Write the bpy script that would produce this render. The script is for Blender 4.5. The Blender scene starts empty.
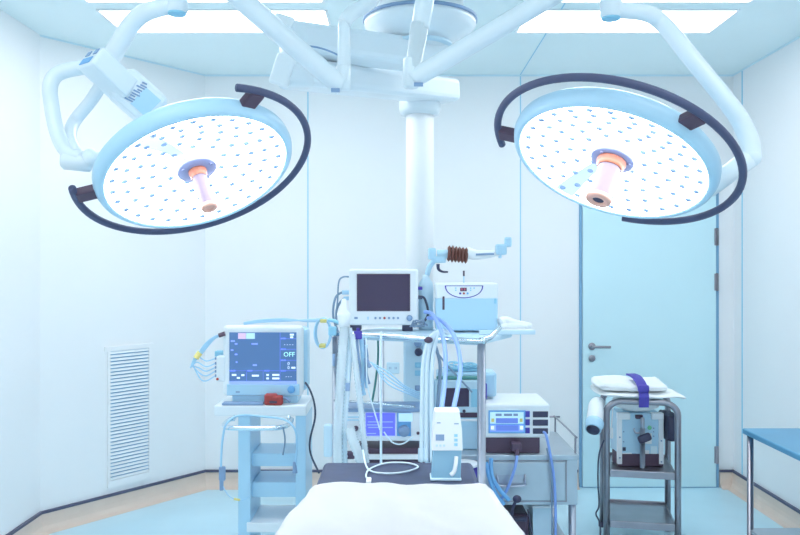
import bpy, bmesh, math, random
from mathutils import Vector, Matrix, noise
random.seed(4)
PI = math.pi
C = bpy.context.scene.collection
EYE, F = 1.56, 778.0            # eye height in metres, focal length in pixels of the 800 px frame
V = Vector

def at(px, py, Y):
    """point of the room seen at px,py when it stands Y metres from the camera"""
    return V(((px - 400) * Y / F, Y, EYE - (py - 267.5) * Y / F))

# ------------------------------------------------------------------ materials
def mat(name, col, rough=.5, metal=0., emit=0., alpha=1., var=.0, scale=6., coat=0., bump=0., trans=0.):
    m = bpy.data.materials.new(name); m.use_nodes = True
    nt = m.node_tree; b = nt.nodes['Principled BSDF']
    b.inputs['Base Color'].default_value = (*col, 1)
    b.inputs['Roughness'].default_value = rough
    b.inputs['Metallic'].default_value = metal
    b.inputs['Alpha'].default_value = alpha
    b.inputs['Coat Weight'].default_value = coat
    b.inputs['Transmission Weight'].default_value = trans
    if emit:
        b.inputs['Emission Color'].default_value = (*col, 1)
        b.inputs['Emission Strength'].default_value = emit
    if var or bump:
        tc = nt.nodes.new('ShaderNodeTexCoord'); n = nt.nodes.new('ShaderNodeTexNoise')
        n.inputs['Scale'].default_value = scale; n.inputs['Detail'].default_value = 4
        nt.links.new(tc.outputs['Object'], n.inputs['Vector'])
        if var:
            r = nt.nodes.new('ShaderNodeValToRGB')
            r.color_ramp.elements[0].position = .3; r.color_ramp.elements[1].position = .7
            r.color_ramp.elements[0].color = (*[c * (1 - var) for c in col], 1)
            r.color_ramp.elements[1].color = (*[min(1, c * (1 + var)) for c in col], 1)
            nt.links.new(n.outputs['Fac'], r.inputs['Fac'])
            nt.links.new(r.outputs['Color'], b.inputs['Base Color'])
        if bump:
            bp = nt.nodes.new('ShaderNodeBump'); bp.inputs['Strength'].default_value = bump
            bp.inputs['Distance'].default_value = .01
            nt.links.new(n.outputs['Fac'], bp.inputs['Height']); nt.links.new(bp.outputs['Normal'], b.inputs['Normal'])
    return m

M = dict(
    wall=mat('wall_panel', (.928, .922, .930), .45, var=.012, scale=1.5),
    ceil=mat('ceiling_panel', (.84, .965, .985), .55, var=.02, scale=1.2),  # cyan tint puts the ceiling's shade into its colour
    floor=mat('vinyl_floor', (.58, .82, .92), .30, var=.05, scale=2.2),
    base=mat('beige_cove', (.78, .63, .54), .45, var=.04, scale=5),
    strip=mat('dark_strip', (.10, .10, .17), .5),
    seam=mat('panel_seam', (.33, .66, .84), .6),
    ventback=mat('vent_inside', (.22, .46, .72), .6),
    seamlight=mat('pale_seam', (.72, .88, .95), .6),
    door=mat('door_laminate', (.66, .89, .95), .42, var=.015, scale=2),
    doorline=mat('door_gap', (.22, .42, .62), .5),
    steel=mat('brushed_steel', (.46, .49, .57), .32, .85, var=.06, scale=9),
    steeld=mat('dull_steel', (.36, .345, .39), .28, .88, var=.08, scale=9),
    tabletop=mat('blue_tinted_steel', (.14, .40, .62), .35, .4, var=.04, scale=5),  # one even blue tint for the steel top
    steelp=mat('pale_steel', (.48, .56, .63), .35, .45, var=.05, scale=7),
    chrome=mat('chrome', (.72, .80, .86), .14, 1.),
    white=mat('white_enamel', (.88, .915, .94), .35),
    armw=mat('arm_enamel', (.84, .90, .94), .3, coat=.3),
    paleb=mat('pale_blue_enamel', (.64, .82, .93), .38),
    rim=mat('lamp_rim', (.50, .75, .92), .35, coat=.2),
    midb=mat('blue_plastic', (.18, .45, .80), .4),
    greyb=mat('grey_blue_plastic', (.26, .38, .58), .45),
    deepb=mat('violet_blue_plastic', (.08, .06, .42), .5),
    hub=mat('hub_metal', (.36, .39, .64), .35, .1),
    dark=mat('dark_plastic', (.055, .055, .11), .45),
    bumper=mat('rubber_bumper', (.075, .085, .17), .5),
    bracket=mat('dark_bracket', (.10, .06, .10), .5),
    pad=mat('black_pad_vinyl', (.05, .06, .12), .42, var=.1, scale=12, bump=.1),
    sheet=mat('white_sheet', (.94, .95, .955), .85, var=.01, scale=8, bump=.05),
    cloth=mat('white_towel', (.90, .925, .935), .9, var=.02, scale=30, bump=.2),
    screenoff=mat('dark_screen', (.058, .038, .09), .25, coat=.2),
    brown=mat('brown_bellows', (.19, .07, .055), .6),
    red=mat('red_vinyl', (.45, .06, .055), .55, var=.08, scale=25),
    orange=mat('orange_handle', (.46, .15, .09), .45),
    grip=mat('translucent_grip', (.17, .13, .20), .35),
    pinktip=mat('pink_handle_end', (.95, .52, .42), .45),
    yellow=mat('yellow_tape', (.80, .70, .25), .6),
    green=mat('green_sticker', (.20, .65, .35), .6),
    greencord=mat('green_cord', (.10, .30, .28), .6),
    clear=mat('clear_hose', (.80, .92, .98), .25, alpha=.62),
    clearb=mat('translucent_blue', (.36, .66, .86), .2, alpha=.82),
    whitehose=mat('white_hose', (.74, .88, .96), .4),
    bluehose=mat('blue_hose', (.26, .42, .86), .4),
    palehose=mat('pale_blue_hose', (.45, .72, .93), .4),
    greycord=mat('grey_cord', (.22, .32, .45), .5),
    blackcord=mat('black_cord', (.06, .07, .12), .5),
    face=mat('lamp_face', (1., .99, 1.), .4, emit=8.5),
    lens=mat('led_lens', (.36, .52, .84), .2, coat=.4),
    wedge=mat('lamp_divider', (.68, .80, .90), .35, emit=.30),
    panel=mat('light_diffuser', (.98, .98, .985), .5, emit=4.2),
    scrblue=mat('blue_display', (.07, .15, .32), .3, emit=.5),
    scrline=mat('display_line', (.12, .20, .60), .3, emit=.4),
    scrviolet=mat('violet_blue_display', (.10, .12, .80), .3, emit=.75),
    scrvline=mat('violet_display_text', (.22, .32, .95), .3, emit=.7),
    scrwhite=mat('display_text', (.70, .82, .95), .4, emit=.6),
    scrpink=mat('display_pink', (.62, .45, .72), .4, emit=.5),
    scrcyan=mat('display_cyan', (.52, .76, .85), .4, emit=.35),
    scrteal=mat('display_green_text', (.45, .85, .78), .4, emit=.6),
    ledred=mat('red_led_digits', (.70, .14, .25), .4, emit=.6),
)

# ------------------------------------------------------------------ mesh builder (world coordinates)
def frame(p, d, up=V((0, 0, 1))):
    """matrix whose z runs along d, placed at p"""
    z = d.normalized()
    x = up.cross(z)
    if x.length < 1e-4: x = V((1, 0, 0)).cross(z)
    if x.length < 1e-4: x = V((0, 1, 0)).cross(z)
    x.normalize(); y = z.cross(x)
    m = Matrix((x, y, z)).transposed().to_4x4(); m.translation = p
    return m

def catmull(pts, n=8, closed=False):
    pts = [V(p) for p in pts]; out = []
    N = len(pts); rng = range(N if closed else N - 1)
    g = (lambda i: pts[i % N]) if closed else (lambda i: pts[max(0, min(N - 1, i))])
    for i in rng:
        a, b, c, d = g(i - 1), g(i), g(i + 1), g(i + 2)
        for k in range(n):
            t = k / n
            out.append(.5 * (2 * b + (c - a) * t + (2 * a - 5 * b + 4 * c - d) * t * t + (3 * b - a - 3 * c + d) * t ** 3))
    if not closed: out.append(pts[-1])
    return out

class MB:
    def __init__(s): s.bm = bmesh.new()
    def _merge(s, t, mx, smooth):
        bmesh.ops.recalc_face_normals(t, faces=t.faces[:])
        for f in t.faces: f.smooth = smooth
        t.transform(mx); me = bpy.data.meshes.new('tmp'); t.to_mesh(me); t.free()
        s.bm.from_mesh(me); bpy.data.meshes.remove(me); return s
    def box(s, lo, hi, bev=0., R=None, seg=2):
        """axis box between two corners; R = rotation matrix about the box centre"""
        lo, hi = V(lo), V(hi); c = (lo + hi) / 2; d = hi - lo
        t = bmesh.new(); bmesh.ops.create_cube(t, size=1)
        bmesh.ops.scale(t, vec=d, verts=t.verts[:])
        if bev: bmesh.ops.bevel(t, geom=t.edges[:], offset=min(bev, min(abs(x) for x in d) * .45), segments=seg, profile=.5, affect='EDGES')
        mx = Matrix.Translation(c)
        if R is not None: mx = mx @ R.to_4x4()
        return s._merge(t, mx, False)
    def obox(s, mx, size, bev=0., seg=2):
        """box of a size centred on a frame"""
        t = bmesh.new(); bmesh.ops.create_cube(t, size=1); bmesh.ops.scale(t, vec=V(size), verts=t.verts[:])
        if bev: bmesh.ops.bevel(t, geom=t.edges[:], offset=min(bev, min(size) * .45), segments=seg, profile=.5, affect='EDGES')
        return s._merge(t, mx, False)
    def lathe(s, mx, prof, n=32, smooth=True):
        t = bmesh.new(); rings = []
        for r, z in prof:
            if r < 1e-6: rings.append([t.verts.new((0, 0, z))])
            else: rings.append([t.verts.new((r * math.cos(2 * PI * i / n), r * math.sin(2 * PI * i / n), z)) for i in range(n)])
        for a, b in zip(rings, rings[1:]):
            for i in range(n):
                j = (i + 1) % n
                if len(a) == 1 and len(b) == 1: continue
                if len(a) == 1: t.faces.new((a[0], b[i], b[j]))
                elif len(b) == 1: t.faces.new((a[i], b[0], a[j]))
                else: t.faces.new((a[i], b[i], b[j], a[j]))
        return s._merge(t, mx, smooth)
    def cyl(s, p0, p1, r0, r1=None, n=20, bev=.0):
        p0, p1 = V(p0), V(p1); r1 = r0 if r1 is None else r1; L = (p1 - p0).length
        b = min(bev, r0 * .5, L * .3)
        prof = [(0, 0), (r0 - b, 0), (r0, b), (r1, L - b), (r1 - b, L), (0, L)] if b else [(0, 0), (r0, 0), (r0, 0), (r1, L), (r1, L), (0, L)]
        return s.lathe(frame(p0, p1 - p0), prof, n, smooth=n > 10)
    def tube(s, pts, r, n=8, sub=8, closed=False, sm=True, rib=0., flat=1.):
        P = catmull(pts, sub, closed) if sm else [V(p) for p in pts]
        t = bmesh.new(); N = len(P); rings = []; x = None
        for i, p in enumerate(P):
            a = P[(i + 1) % N] if closed or i < N - 1 else p
            b = P[i - 1] if closed or i > 0 else p
            d = a - b
            if d.length < 1e-7: d = V((0, 0, 1))
            d.normalize()
            if x is None:
                x = d.orthogonal().normalized() if abs(d.z) > .9 else V((0, 0, 1)).cross(d).normalized()
            x = (x - d * x.dot(d)).normalized(); y = d.cross(x)
            rr = (r[0] + (r[1] - r[0]) * i / max(1, N - 1)) if isinstance(r, tuple) else r
            if rib: rr *= 1 + rib * (1 if i % 2 else -1)
            rings.append([t.verts.new(p + x * rr * math.cos(2 * PI * k / n) + y * rr * flat * math.sin(2 * PI * k / n)) for k in range(n)])
        for i in range(N if closed else N - 1):
            a, b = rings[i], rings[(i + 1) % N]
            for k in range(n):
                t.faces.new((a[k], a[(k + 1) % n], b[(k + 1) % n], b[k]))
        if not closed:
            t.faces.new(rings[0][::-1]); t.faces.new(rings[-1])
        return s._merge(t, Matrix.Identity(4), True)
    def prism(s, poly, mx, depth):
        """polygon in the frame's xy, extruded along its z"""
        t = bmesh.new()
        a = [t.verts.new((x, y, 0)) for x, y in poly]; b = [t.verts.new((x, y, depth)) for x, y in poly]
        t.faces.new(a[::-1]); t.faces.new(b); n = len(a)
        for i in range(n): t.faces.new((a[i], a[(i + 1) % n], b[(i + 1) % n], b[i]))
        return s._merge(t, mx, False)
    def quad(s, p):
        t = bmesh.new(); t.faces.new([t.verts.new(q) for q in p]); return s._merge(t, Matrix.Identity(4), False)
    def ball(s, c, r, sc=(1, 1, 1), n=16):
        t = bmesh.new(); bmesh.ops.create_uvsphere(t, u_segments=n, v_segments=n // 2 + 2, radius=r)
        bmesh.ops.scale(t, vec=V(sc), verts=t.verts[:]); return s._merge(t, Matrix.Translation(V(c)), True)
    def text(s, txt, mx, size, depth=.0006):
        cu = bpy.data.curves.new('lettering', 'FONT'); cu.body = txt; cu.size = size; cu.extrude = depth
        cu.align_x = 'CENTER'; cu.align_y = 'CENTER'; cu.resolution_u = 2
        o = bpy.data.objects.new('lettering', cu); C.objects.link(o)
        bpy.context.view_layer.update()
        me = bpy.data.meshes.new_from_object(o.evaluated_get(bpy.context.evaluated_depsgraph_get()))
        bpy.data.objects.remove(o); bpy.data.curves.remove(cu)
        t = bmesh.new(); t.from_mesh(me); bpy.data.meshes.remove(me)
        return s._merge(t, mx, False)

def wloc(o):
    p = V((0, 0, 0))
    while o is not None: p += o.location; o = o.parent
    return p
def obj(name, mb, m, parent=None, loc=None, label=None):
    me = bpy.data.meshes.new(name); o = bpy.data.objects.new(name, me); C.objects.link(o)
    if parent is not None:
        o.parent = parent; org = wloc(parent)
    else:
        if loc is None:
            vs = [v.co for v in mb.bm.verts]
            lo = [min(v[i] for v in vs) for i in range(3)]; hi = [max(v[i] for v in vs) for i in range(3)]
            loc = V(((lo[0] + hi[0]) / 2, (lo[1] + hi[1]) / 2, lo[2]))
        org = V(loc); o.location = org
    mb.bm.transform(Matrix.Translation(-org)); mb.bm.to_mesh(me); mb.bm.free()
    me.materials.append(M[m]); 
    if label: o['label'] = label
    return o
def tag(o, label, cat, group=None, kind=None):
    o['label'] = label; o['category'] = cat
    if group: o['group'] = group
    if kind: o['kind'] = kind
    return o
def thing(name, label, cat, loc, group=None):
    o = bpy.data.objects.new(name, None); o.empty_display_size = .1; C.objects.link(o); o.location = V(loc)
    return tag(o, label, cat, group)
def struct(name, mb, m, label, cat='structure', parent=None):
    o = obj(name, mb, m, parent)
    if parent is None: tag(o, label, cat, kind='structure')
    return o
def rotz(a): return Matrix.Rotation(a, 3, 'Z')

# ------------------------------------------------------------------ the room
YB, ZC, XR, XL, YF = 5.53, 2.93, 2.37, -2.12, -1.6
P0, P1 = V((-1.385, YB, 0)), V((XL, 4.58, 0))          # the slanted corner wall
T = .08
struct('floor', MB().box((XL - .3, YF - .3, -.1), (XR + .3, YB + .3, 0)), 'floor', 'pale blue vinyl floor of the operating room', 'floor')
struct('ceiling', MB().box((XL - .3, YF - .3, ZC), (XR + .3, YB + .3, ZC + .1)), 'ceil', 'panelled ceiling with cyan shade put into its colour', 'ceiling')
struct('wall_back', MB().box((P0.x, YB, 0), (XR + T, YB + T, ZC)), 'wall', 'white panelled back wall with the door', 'wall')
struct('wall_right', MB().box((XR, YF, 0), (XR + T, YB, ZC)), 'wall', 'white right-hand wall behind the steel table', 'wall')
struct('wall_left', MB().box((XL - T, YF, 0), (XL, P1.y, ZC)), 'wall', 'white wall at the left edge', 'wall')
struct('wall_front', MB().box((XL - T, YF - T, 0), (XR + T, YF, ZC)), 'wall', 'white wall opposite the door wall', 'wall')
cd = (P1 - P0).normalized(); cn = V((-cd.y, cd.x, 0))
if cn.dot(V((0, 3, 0)) - P0) < 0: cn = -cn              # cn points into the room
cm = Matrix((cd, V((0, 0, 1)), cn)).transposed().to_4x4(); cm.translation = P0
CL = (P1 - P0).length
struct('wall_corner', MB().prism([(0, 0), (CL, 0), (CL, ZC), (0, ZC)], cm @ Matrix.Translation((0, 0, -T)), T), 'wall', 'white slanted corner wall holding the louvred vent', 'wall')

def cove(name, a, b, nrm, label):
    """coved beige skirting from a to b with a dark strip along its top"""
    d = (b - a); L = d.length; d.normalize()
    mx = Matrix((d, nrm, V((0, 0, 1)))).transposed().to_4x4(); mx.translation = a
    prof = [(0, 0), (.07, 0), (.05, .004), (.032, .014), (.018, .035), (.012, .06), (.012, .108), (0, .108)]
    def ext(poly):
        t = MB(); bm = bmesh.new()
        A = [bm.verts.new((0, y, z)) for y, z in poly]; B = [bm.verts.new((L, y, z)) for y, z in poly]
        bm.faces.new(A); bm.faces.new(B[::-1]); n = len(A)
        for i in range(n): bm.faces.new((A[i], A[(i + 1) % n], B[(i + 1) % n], B[i]))
        return t._merge(bm, mx, False)
    o = struct(name, ext(prof), 'base', label, 'baseboard')
    obj('top_strip', ext([(0, .108), (.016, .108), (.016, .124), (0, .124)]), 'strip', o)
DX0, DX1, DH = 1.294, 2.239, 2.10
cove('baseboard_back', V((P0.x, YB, 0)), V((DX0 - .03, YB, 0)), V((0, -1, 0)), 'beige skirting with dark strip along the back wall left of the door')
cove('baseboard_door', V((DX1 + .03, YB, 0)), V((XR, YB, 0)), V((0, -1, 0)), 'short beige skirting between the door and the right corner')
cove('baseboard_right', V((XR, YF, 0)), V((XR, YB, 0)), V((-1, 0, 0)), 'beige skirting along the right wall')
cove('baseboard_corner', P0, P1, cn, 'beige skirting under the slanted wall with the vent')
cove('baseboard_left', V((XL, YF, 0)), V((XL, P1.y, 0)), V((1, 0, 0)), 'beige skirting along the left wall')
# seams between the wall and ceiling panels
k = 0
for name, lo, hi, m, lab in (
    ('trim_1', (-.658, YB - .003, .12), (-.651, YB, ZC), 'seam', 'vertical panel seam behind the left lamp'),
    ('trim_2', (.853, YB - .003, .12), (.860, YB, ZC), 'seam', 'vertical panel seam left of the door'),
    ('trim_3', (XR - .003, 5.38, .12), (XR, 5.392, ZC), 'seam', 'vertical panel seam on the right wall'),
    ('trim_4', (.852, YF, ZC - .003), (.857, YB, ZC), 'seam', 'ceiling panel seam running towards the door wall'),
    ('trim_5', (P0.x, YB - .006, ZC - .012), (XR, YB, ZC), 'seamlight', 'joint of the ceiling and the back wall')):
    struct(name, MB().box(lo, hi), m, lab, 'trim')
struct('trim_6', MB().prism([(0, ZC - .01), (CL, ZC - .01), (CL, ZC), (0, ZC)], cm, .006), 'seamlight', 'joint of the ceiling and the slanted wall', 'trim')
struct('trim_7', MB().box((XR - .006, YF, ZC - .01), (XR, YB, ZC)), 'seamlight', 'joint of the ceiling and the right wall', 'trim')

# door
d = struct('door_1', MB().box((DX0, YB - .022, .006), (DX1, YB - .002, DH), .003), 'door', 'pale blue single door with steel lever handle', 'door')
fr = MB()
fr.box((DX0 - .022, YB - .014, 0), (DX0 - .004, YB, DH + .02)); fr.box((DX1 + .004, YB - .014, 0), (DX1 + .022, YB, DH + .02))
fr.box((DX0 - .022, YB - .014, DH + .004), (DX1 + .022, YB, DH + .022)); fr.box((DX0 - .004, YB - .016, 0), (DX1 + .004, YB, .006))
obj('door_frame', fr, 'doorline', d)
hx, hy, hz = at(591, 346, YB).x, YB - .022, at(0, 346, YB).z
h = MB(); h.cyl((hx, hy, hz), (hx, hy - .01, hz), .026, bev=.003)
obj('handle_rose', h, 'steeld', d)
h = MB(); h.tube([(hx, hy - .008, hz), (hx, hy - .045, hz), (hx + .015, hy - .055, hz), (hx + .12, hy - .055, hz)], .009, sub=5)
obj('lever_handle', h, 'steeld', d)
h = MB(); h.cyl((hx, hy, hz - .085), (hx, hy - .01, hz - .085), .024, bev=.003); h.box((hx - .003, hy - .012, hz - .093), (hx + .003, hy - .0095, hz - .077))
obj('lock_escutcheon', h, 'steeld', d)
for zz in (at(0, 237, YB).z, at(0, 282, YB).z, at(0, 454, YB).z):
    h = MB(); h.box((DX1 - .014, YB - .028, zz - .06), (DX1 + .018, YB - .010, zz + .06), .003); h.cyl((DX1 + .004, YB - .03, zz - .062), (DX1 + .004, YB - .03, zz + .062), .008, n=12)
    obj('hinge', h, 'steeld', d)

# wall outlet and louvred vent
o = thing('wall_outlet', 'small white wall socket between the cart posts low on the back wall', 'outlet', at(393, 373, YB - .004))
c = at(393, 368, YB - .006)
obj('cover_plate', MB().box((c.x - .045, YB - .010, c.z - .04), (c.x + .045, YB - .0005, c.z + .04), .004), 'paleb', o)
s = MB()
for dx in (-.02, .02):
    s = MB()
    for q in (-.005, .005): s.box((c.x + dx + q - .0018, YB - .0112, c.z - .008), (c.x + dx + q + .0018, YB - .0098, c.z + .008))
    obj('socket', s, 'greyb', o)

vx0, vx1 = CL * .315, CL * .60                                                 # along the slanted wall
def along(px):      # where a pixel column meets the slanted wall
    k = (px - 400) / F; t = (k * P0.y - P0.x) / (cd.x - k * cd.y); return t
vx1, vx0 = along(107), along(150)
def zat(px, py): s_ = along(px); return EYE - (py - 267.5) * (P0 + cd * s_).y / F
vz1 = zat(128, 345); vz0 = zat(128, 483)
o = thing('air_vent', 'tall white louvred air vent on the slanted wall left of the monitor stand', 'vent', P0 + cd * (vx0 + vx1) / 2 + V((0, 0, vz0)))
b = MB()
VW = .016
for poly in ([(vx0, vz0 + .045), (vx0 + VW, vz0 + .045), (vx0 + VW, vz1 - .03), (vx0, vz1 - .03)], [(vx1 - VW, vz0 + .045), (vx1, vz0 + .045), (vx1, vz1 - .03), (vx1 - VW, vz1 - .03)],
             [(vx0, vz0), (vx1, vz0), (vx1, vz0 + .045), (vx0, vz0 + .045)], [(vx0 - .02, vz1 - .03), (vx1 + .02, vz1 - .03), (vx1 + .02, vz1), (vx0 - .02, vz1)]):
    b.prism(poly, cm @ Matrix.Translation((0, 0, .0005)), .014)
obj('vent_surround', b, 'wall', o)
obj('vent_backing', MB().prism([(vx0 + .014, vz0 + .04), (vx1 - .014, vz0 + .04), (vx1 - .014, vz1 - .025), (vx0 + .014, vz1 - .025)], cm @ Matrix.Translation((0, 0, .001)), .003), 'ventback', o)
b = MB(); n = 37
for i in range(n):
    z = vz0 + .055 + (vz1 - vz0 - .095) * i / (n - 1)
    mx = cm @ Matrix.Translation(((vx0 + vx1) / 2, z, .010)) @ Matrix.Rotation(math.radians(-32), 4, 'X')
    b.obox(mx, (vx1 - vx0 - .034, .0165, .003))
obj('louvres', b, 'white', o)

# ceiling lights: a lit diffuser in a slim frame
for x0, x1, y0, y1, lab in ((.68, 1.79, 4.13, 4.51, 'flat ceiling light above the right surgical lamp nearest the door wall'),
                            (-1.60, -.40, 4.13, 4.51, 'flat ceiling light above the left surgical lamp nearest the back wall'),
                            (.68, 1.79, 3.45, 3.99, 'sliver of a ceiling light at the top edge right of centre'),
                            (-1.60, -.40, 3.45, 3.99, 'sliver of a ceiling light at the top edge left of centre'),
                            (.68, 1.79, 1.1, 1.6, 'ceiling light overhead right of the operating table'),
                            (-1.60, -.40, 1.1, 1.6, 'ceiling light overhead left of the operating table'),
                            (.68, 1.79, -.7, -.2, 'ceiling light at the front of the room on the right'),
                            (-1.60, -.40, -.7, -.2, 'ceiling light at the front of the room on the left')):
    o = thing('ceiling_light', lab, 'light', ((x0 + x1) / 2, (y0 + y1) / 2, ZC), 'flat ceiling lights')
    obj('diffuser', MB().box((x0, y0, ZC - .006), (x1, y1, ZC - .001)), 'panel', o)
    b = MB(); w = .012
    b.box((x0 - w, y0 - w, ZC - .009), (x1 + w, y0, ZC)); b.box((x0 - w, y1, ZC - .009), (x1 + w, y1 + w, ZC))
    b.box((x0 - w, y0, ZC - .009), (x0, y1, ZC)); b.box((x1, y0, ZC - .009), (x1 + w, y1, ZC))
    obj('light_frame', b, 'white', o)

# ------------------------------------------------------------------ surgical lamps
MY = 2.75
mount = thing('lamp_ceiling_mount', 'round white ceiling mount carrying the two surgical lamp arms', 'mount', (-.07, 2.95, ZC))
obj('mount_canopy', MB().lathe(frame(V((-.07, 2.95, ZC - .0005)), V((0, 0, -1))), [(0, 0), (.2, 0), (.2, .03), (.17, .07), (.07, .09), (.06, .13), (0, .13)]), 'armw', mount)
obj('pivot_column', MB().cyl((-.07, 2.95, 2.80), (-.07, 2.95, 2.60), .055, bev=.01), 'armw', mount)
obj('extension_arm', MB().tube([(-.07, 2.95, 2.66), at(372, 0, MY + .06) , at(352, 13, MY + .02), at(344, 24, MY)], .026, n=12, sub=8), 'armw', mount)
obj('extension_arm', MB().tube([(-.07, 2.95, 2.72), at(432, -52, MY + .08), at(427, -14, MY), at(420, 28, MY)], (.04, .032), n=12, sub=8), 'armw', mount)

def lamp(name, label, Cc, nrm, arc, brk, hubR, hr, hlen, wedge_phi, side):
    n = V(nrm).normalized(); c = V(Cc)
    u = (V((1, 0, 0)) - n * n.x).normalized(); v = n.cross(u)
    if v.z < 0: v = -v
    mx = Matrix((u, v, u.cross(v))).transposed().to_4x4(); mx.translation = c
    sg = 1 if u.cross(v).dot(n) > 0 else -1            # +z of mx or -z is the lit side
    if sg < 0: mx = mx @ Matrix.Scale(-1, 4, V((0, 0, 1)))
    def pt(r, phi, z=0): return c + u * r * math.cos(math.radians(phi)) + v * r * math.sin(math.radians(phi)) + n * z
    dish = lambda r: .002 - .050 * (1 - (r / .294) ** 2)
    root = thing(name, label, 'surgical lamp', c, 'surgical lamps')
    b = MB(); b.lathe(mx, [(.2945, .0), (.2945, .004), (.299, .007), (.308, .006), (.318, -.004), (.324, -.022), (.322, -.042), (.308, -.058), (.26, -.072), (.12, -.088), (0, -.09)], 96)
    obj('lamp_housing', b, 'rim', root)
    fc = MB(); fc.lathe(mx, [(.294 * i / 12, dish(.294 * i / 12)) for i in range(13)], 96)
    fo = obj('light_face', fc, 'face', root)
    b = MB()
    w0, w1 = .015, .036; ph = math.radians(wedge_phi)
    e1 = u * math.cos(ph) + v * math.sin(ph); e2 = -u * math.sin(ph) + v * math.cos(ph)
    KS = 8
    for i in range(KS):
        ra, rb_ = .07 + .215 * i / KS, .07 + .215 * (i + 1) / KS; wa, wb = w0 + (w1 - w0) * i / KS, w0 + (w1 - w0) * (i + 1) / KS
        za, zb_ = n * (dish(ra) + .0025), n * (dish(rb_) + .0025)
        b.quad([c + e1 * ra - e2 * wa + za, c + e1 * rb_ - e2 * wb + zb_, c + e1 * rb_ + e2 * wb + zb_, c + e1 * ra + e2 * wa + za])
    obj('divider_strip', b, 'wedge', root, label='pale blue strip across the lit face')
    for ring, (r, cnt) in enumerate(((.098, 9), (.142, 14), (.186, 19), (.230, 24), (.272, 28))):
        for i in range(cnt):
            phi = 360 * (i + .5 * (ring % 2)) / cnt + ring * 7
            p = pt(r, phi, dish(r))
            l = MB(); l.lathe(frame(p, n), [(.012, 0), (.011, .002), (.007, .0042), (0, .0048)], 10)
            obj('led_lens', l, 'lens', root)
    hx_ = mx @ Matrix.Translation((0, 0, -.046))
    b = MB(); b.lathe(hx_, [(hubR * 1.06, .002), (hubR * 1.06, .014), (hubR * .96, .018), (hubR * .96, .012)], 40)
    obj('hub_ring', b, 'white', root)
    b = MB(); b.lathe(hx_, [(hubR, .014), (hubR, .028), (hubR * .94, .032), (hr * 1.1, .032)], 40)
    for a in (20, 140, 260): b.cyl(pt(hubR * .78, a, -.015), pt(hubR * .78, a, -.010), .005, n=10)
    obj('hub_plate', b, 'hub', root)
    hd = MB(); hd.lathe(hx_, [(hr * .98, .034), (hr * .86, .056), (hr * .80, .10), (hr * .88, hlen - .012), (hr * .94, hlen)], 28)
    ho = obj('handle_grip', hd, 'grip', root)
    b = MB(); b.lathe(hx_, [(hr * 1.12, .030), (hr * 1.15, .038), (hr * 1.0, .044), (hr * 1.06, .050), (hr * .92, .058)], 28); obj('handle_collar', b, 'orange', ho)
    b = MB(); b.lathe(hx_, [(hr * .95, hlen - .012), (hr * 1.0, hlen - .004), (hr * .94, hlen + .003), (hr * .45, hlen + .003), (hr * .42, hlen - .002)], 28); obj('handle_end_ring', b, 'pinktip', ho)
    b = MB(); b.lathe(hx_, [(hr * .44, hlen - .001), (0, hlen - .001)], 20, False); obj('handle_socket', b, 'dark' if side > 0 else 'pinktip', ho)
    # bumper ring round the head, open on one side
    a0, a1 = arc; N = 64
    b = MB(); b.tube([pt(.383, a0 + (a1 - a0) * i / N, -.030) for i in range(N + 1)], .012, n=10, sm=False)
    bo = obj('bumper_ring', b, 'bumper', root)
    for a in brk:
        p0, p1 = pt(.315, a, -.030), pt(.376, a, -.030); k = frame((p0 + p1) / 2, p1 - p0, n)
        obj('bumper_bracket', MB().obox(k, (.052, .028, .066), .006), 'bracket', bo)
    return root, pt, u, v, n

L, lp, lu, lv, ln = lamp('surgical_lamp', 'left surgical lamp, tilted to the right, with a box carrying buttons on its yoke',
    (-.657, 2.537, 1.863), (.364, -.375, -.853), (58, -195), (47, -188), .066, .0265, .178, 112, -1)
Rr, rp, ru, rv, rn = lamp('surgical_lamp', 'right surgical lamp in front of the door, tilted left, with a fat pink-tipped handle',
    (.660, 2.440, 1.881), (-.376, -.320, -.870), (204, -70), (193, 66), .070, .041, .176, 250, 1)

# right lamp: side stub, bowed arm, hub, spring arm, drop tube
yp = rp(.40, 0, -.045).y
b = MB(); s0 = rp(.305, -4, -.040); s1 = at(751, 157, yp)
b.cyl(s0, s1, .029, .031, bev=.006); b.ball(s1, .032)
obj('side_pivot', b, 'armw', Rr)
ys = s1.y
hubp = at(611, 8, 2.52)
b = MB(); b.tube([s1, at(749, 140, ys + .01), at(741, 122, ys + .02), at(728, 103, ys + .02), at(688, 54, ys + .05), at(663, 24, (ys + 2.52) / 2 + .05), at(645, 13, 2.50), at(612, 10, 2.52)], (.031, .025), n=16)
obj('yoke_arm', b, 'armw', Rr)
b = MB(); b.cyl(at(611, 18, 2.52), at(611, -40, 2.52), .035, bev=.006); obj('hub_joint', b, 'armw', Rr)
b = MB(); b.cyl(at(611, 19.5, 2.52), at(611, 16, 2.52), .030, bev=.002); obj('hub_cap', b, 'seam', Rr)
b = MB(); b.tube([at(412, 79, MY), at(440, 63, MY - .02), at(545, 0, 2.62), at(590, -28, 2.54), at(611, -36, 2.52)], .034, n=14, sub=5, flat=1.0)
obj('spring_arm', b, 'armw', Rr)
b = MB(); b.cyl(at(411, 88, MY), at(411, 58, MY), .030, .028, bev=.006); b.cyl(at(413, 68, MY), at(420, 24, MY), .028, .033)
obj('drop_tube', b, 'armw', Rr)
b = MB(); b.box(at(414, 85.6, MY - .034), at(423, 83.4, MY - .02)); obj('joint_cover', b, 'greyb', Rr)

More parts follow.
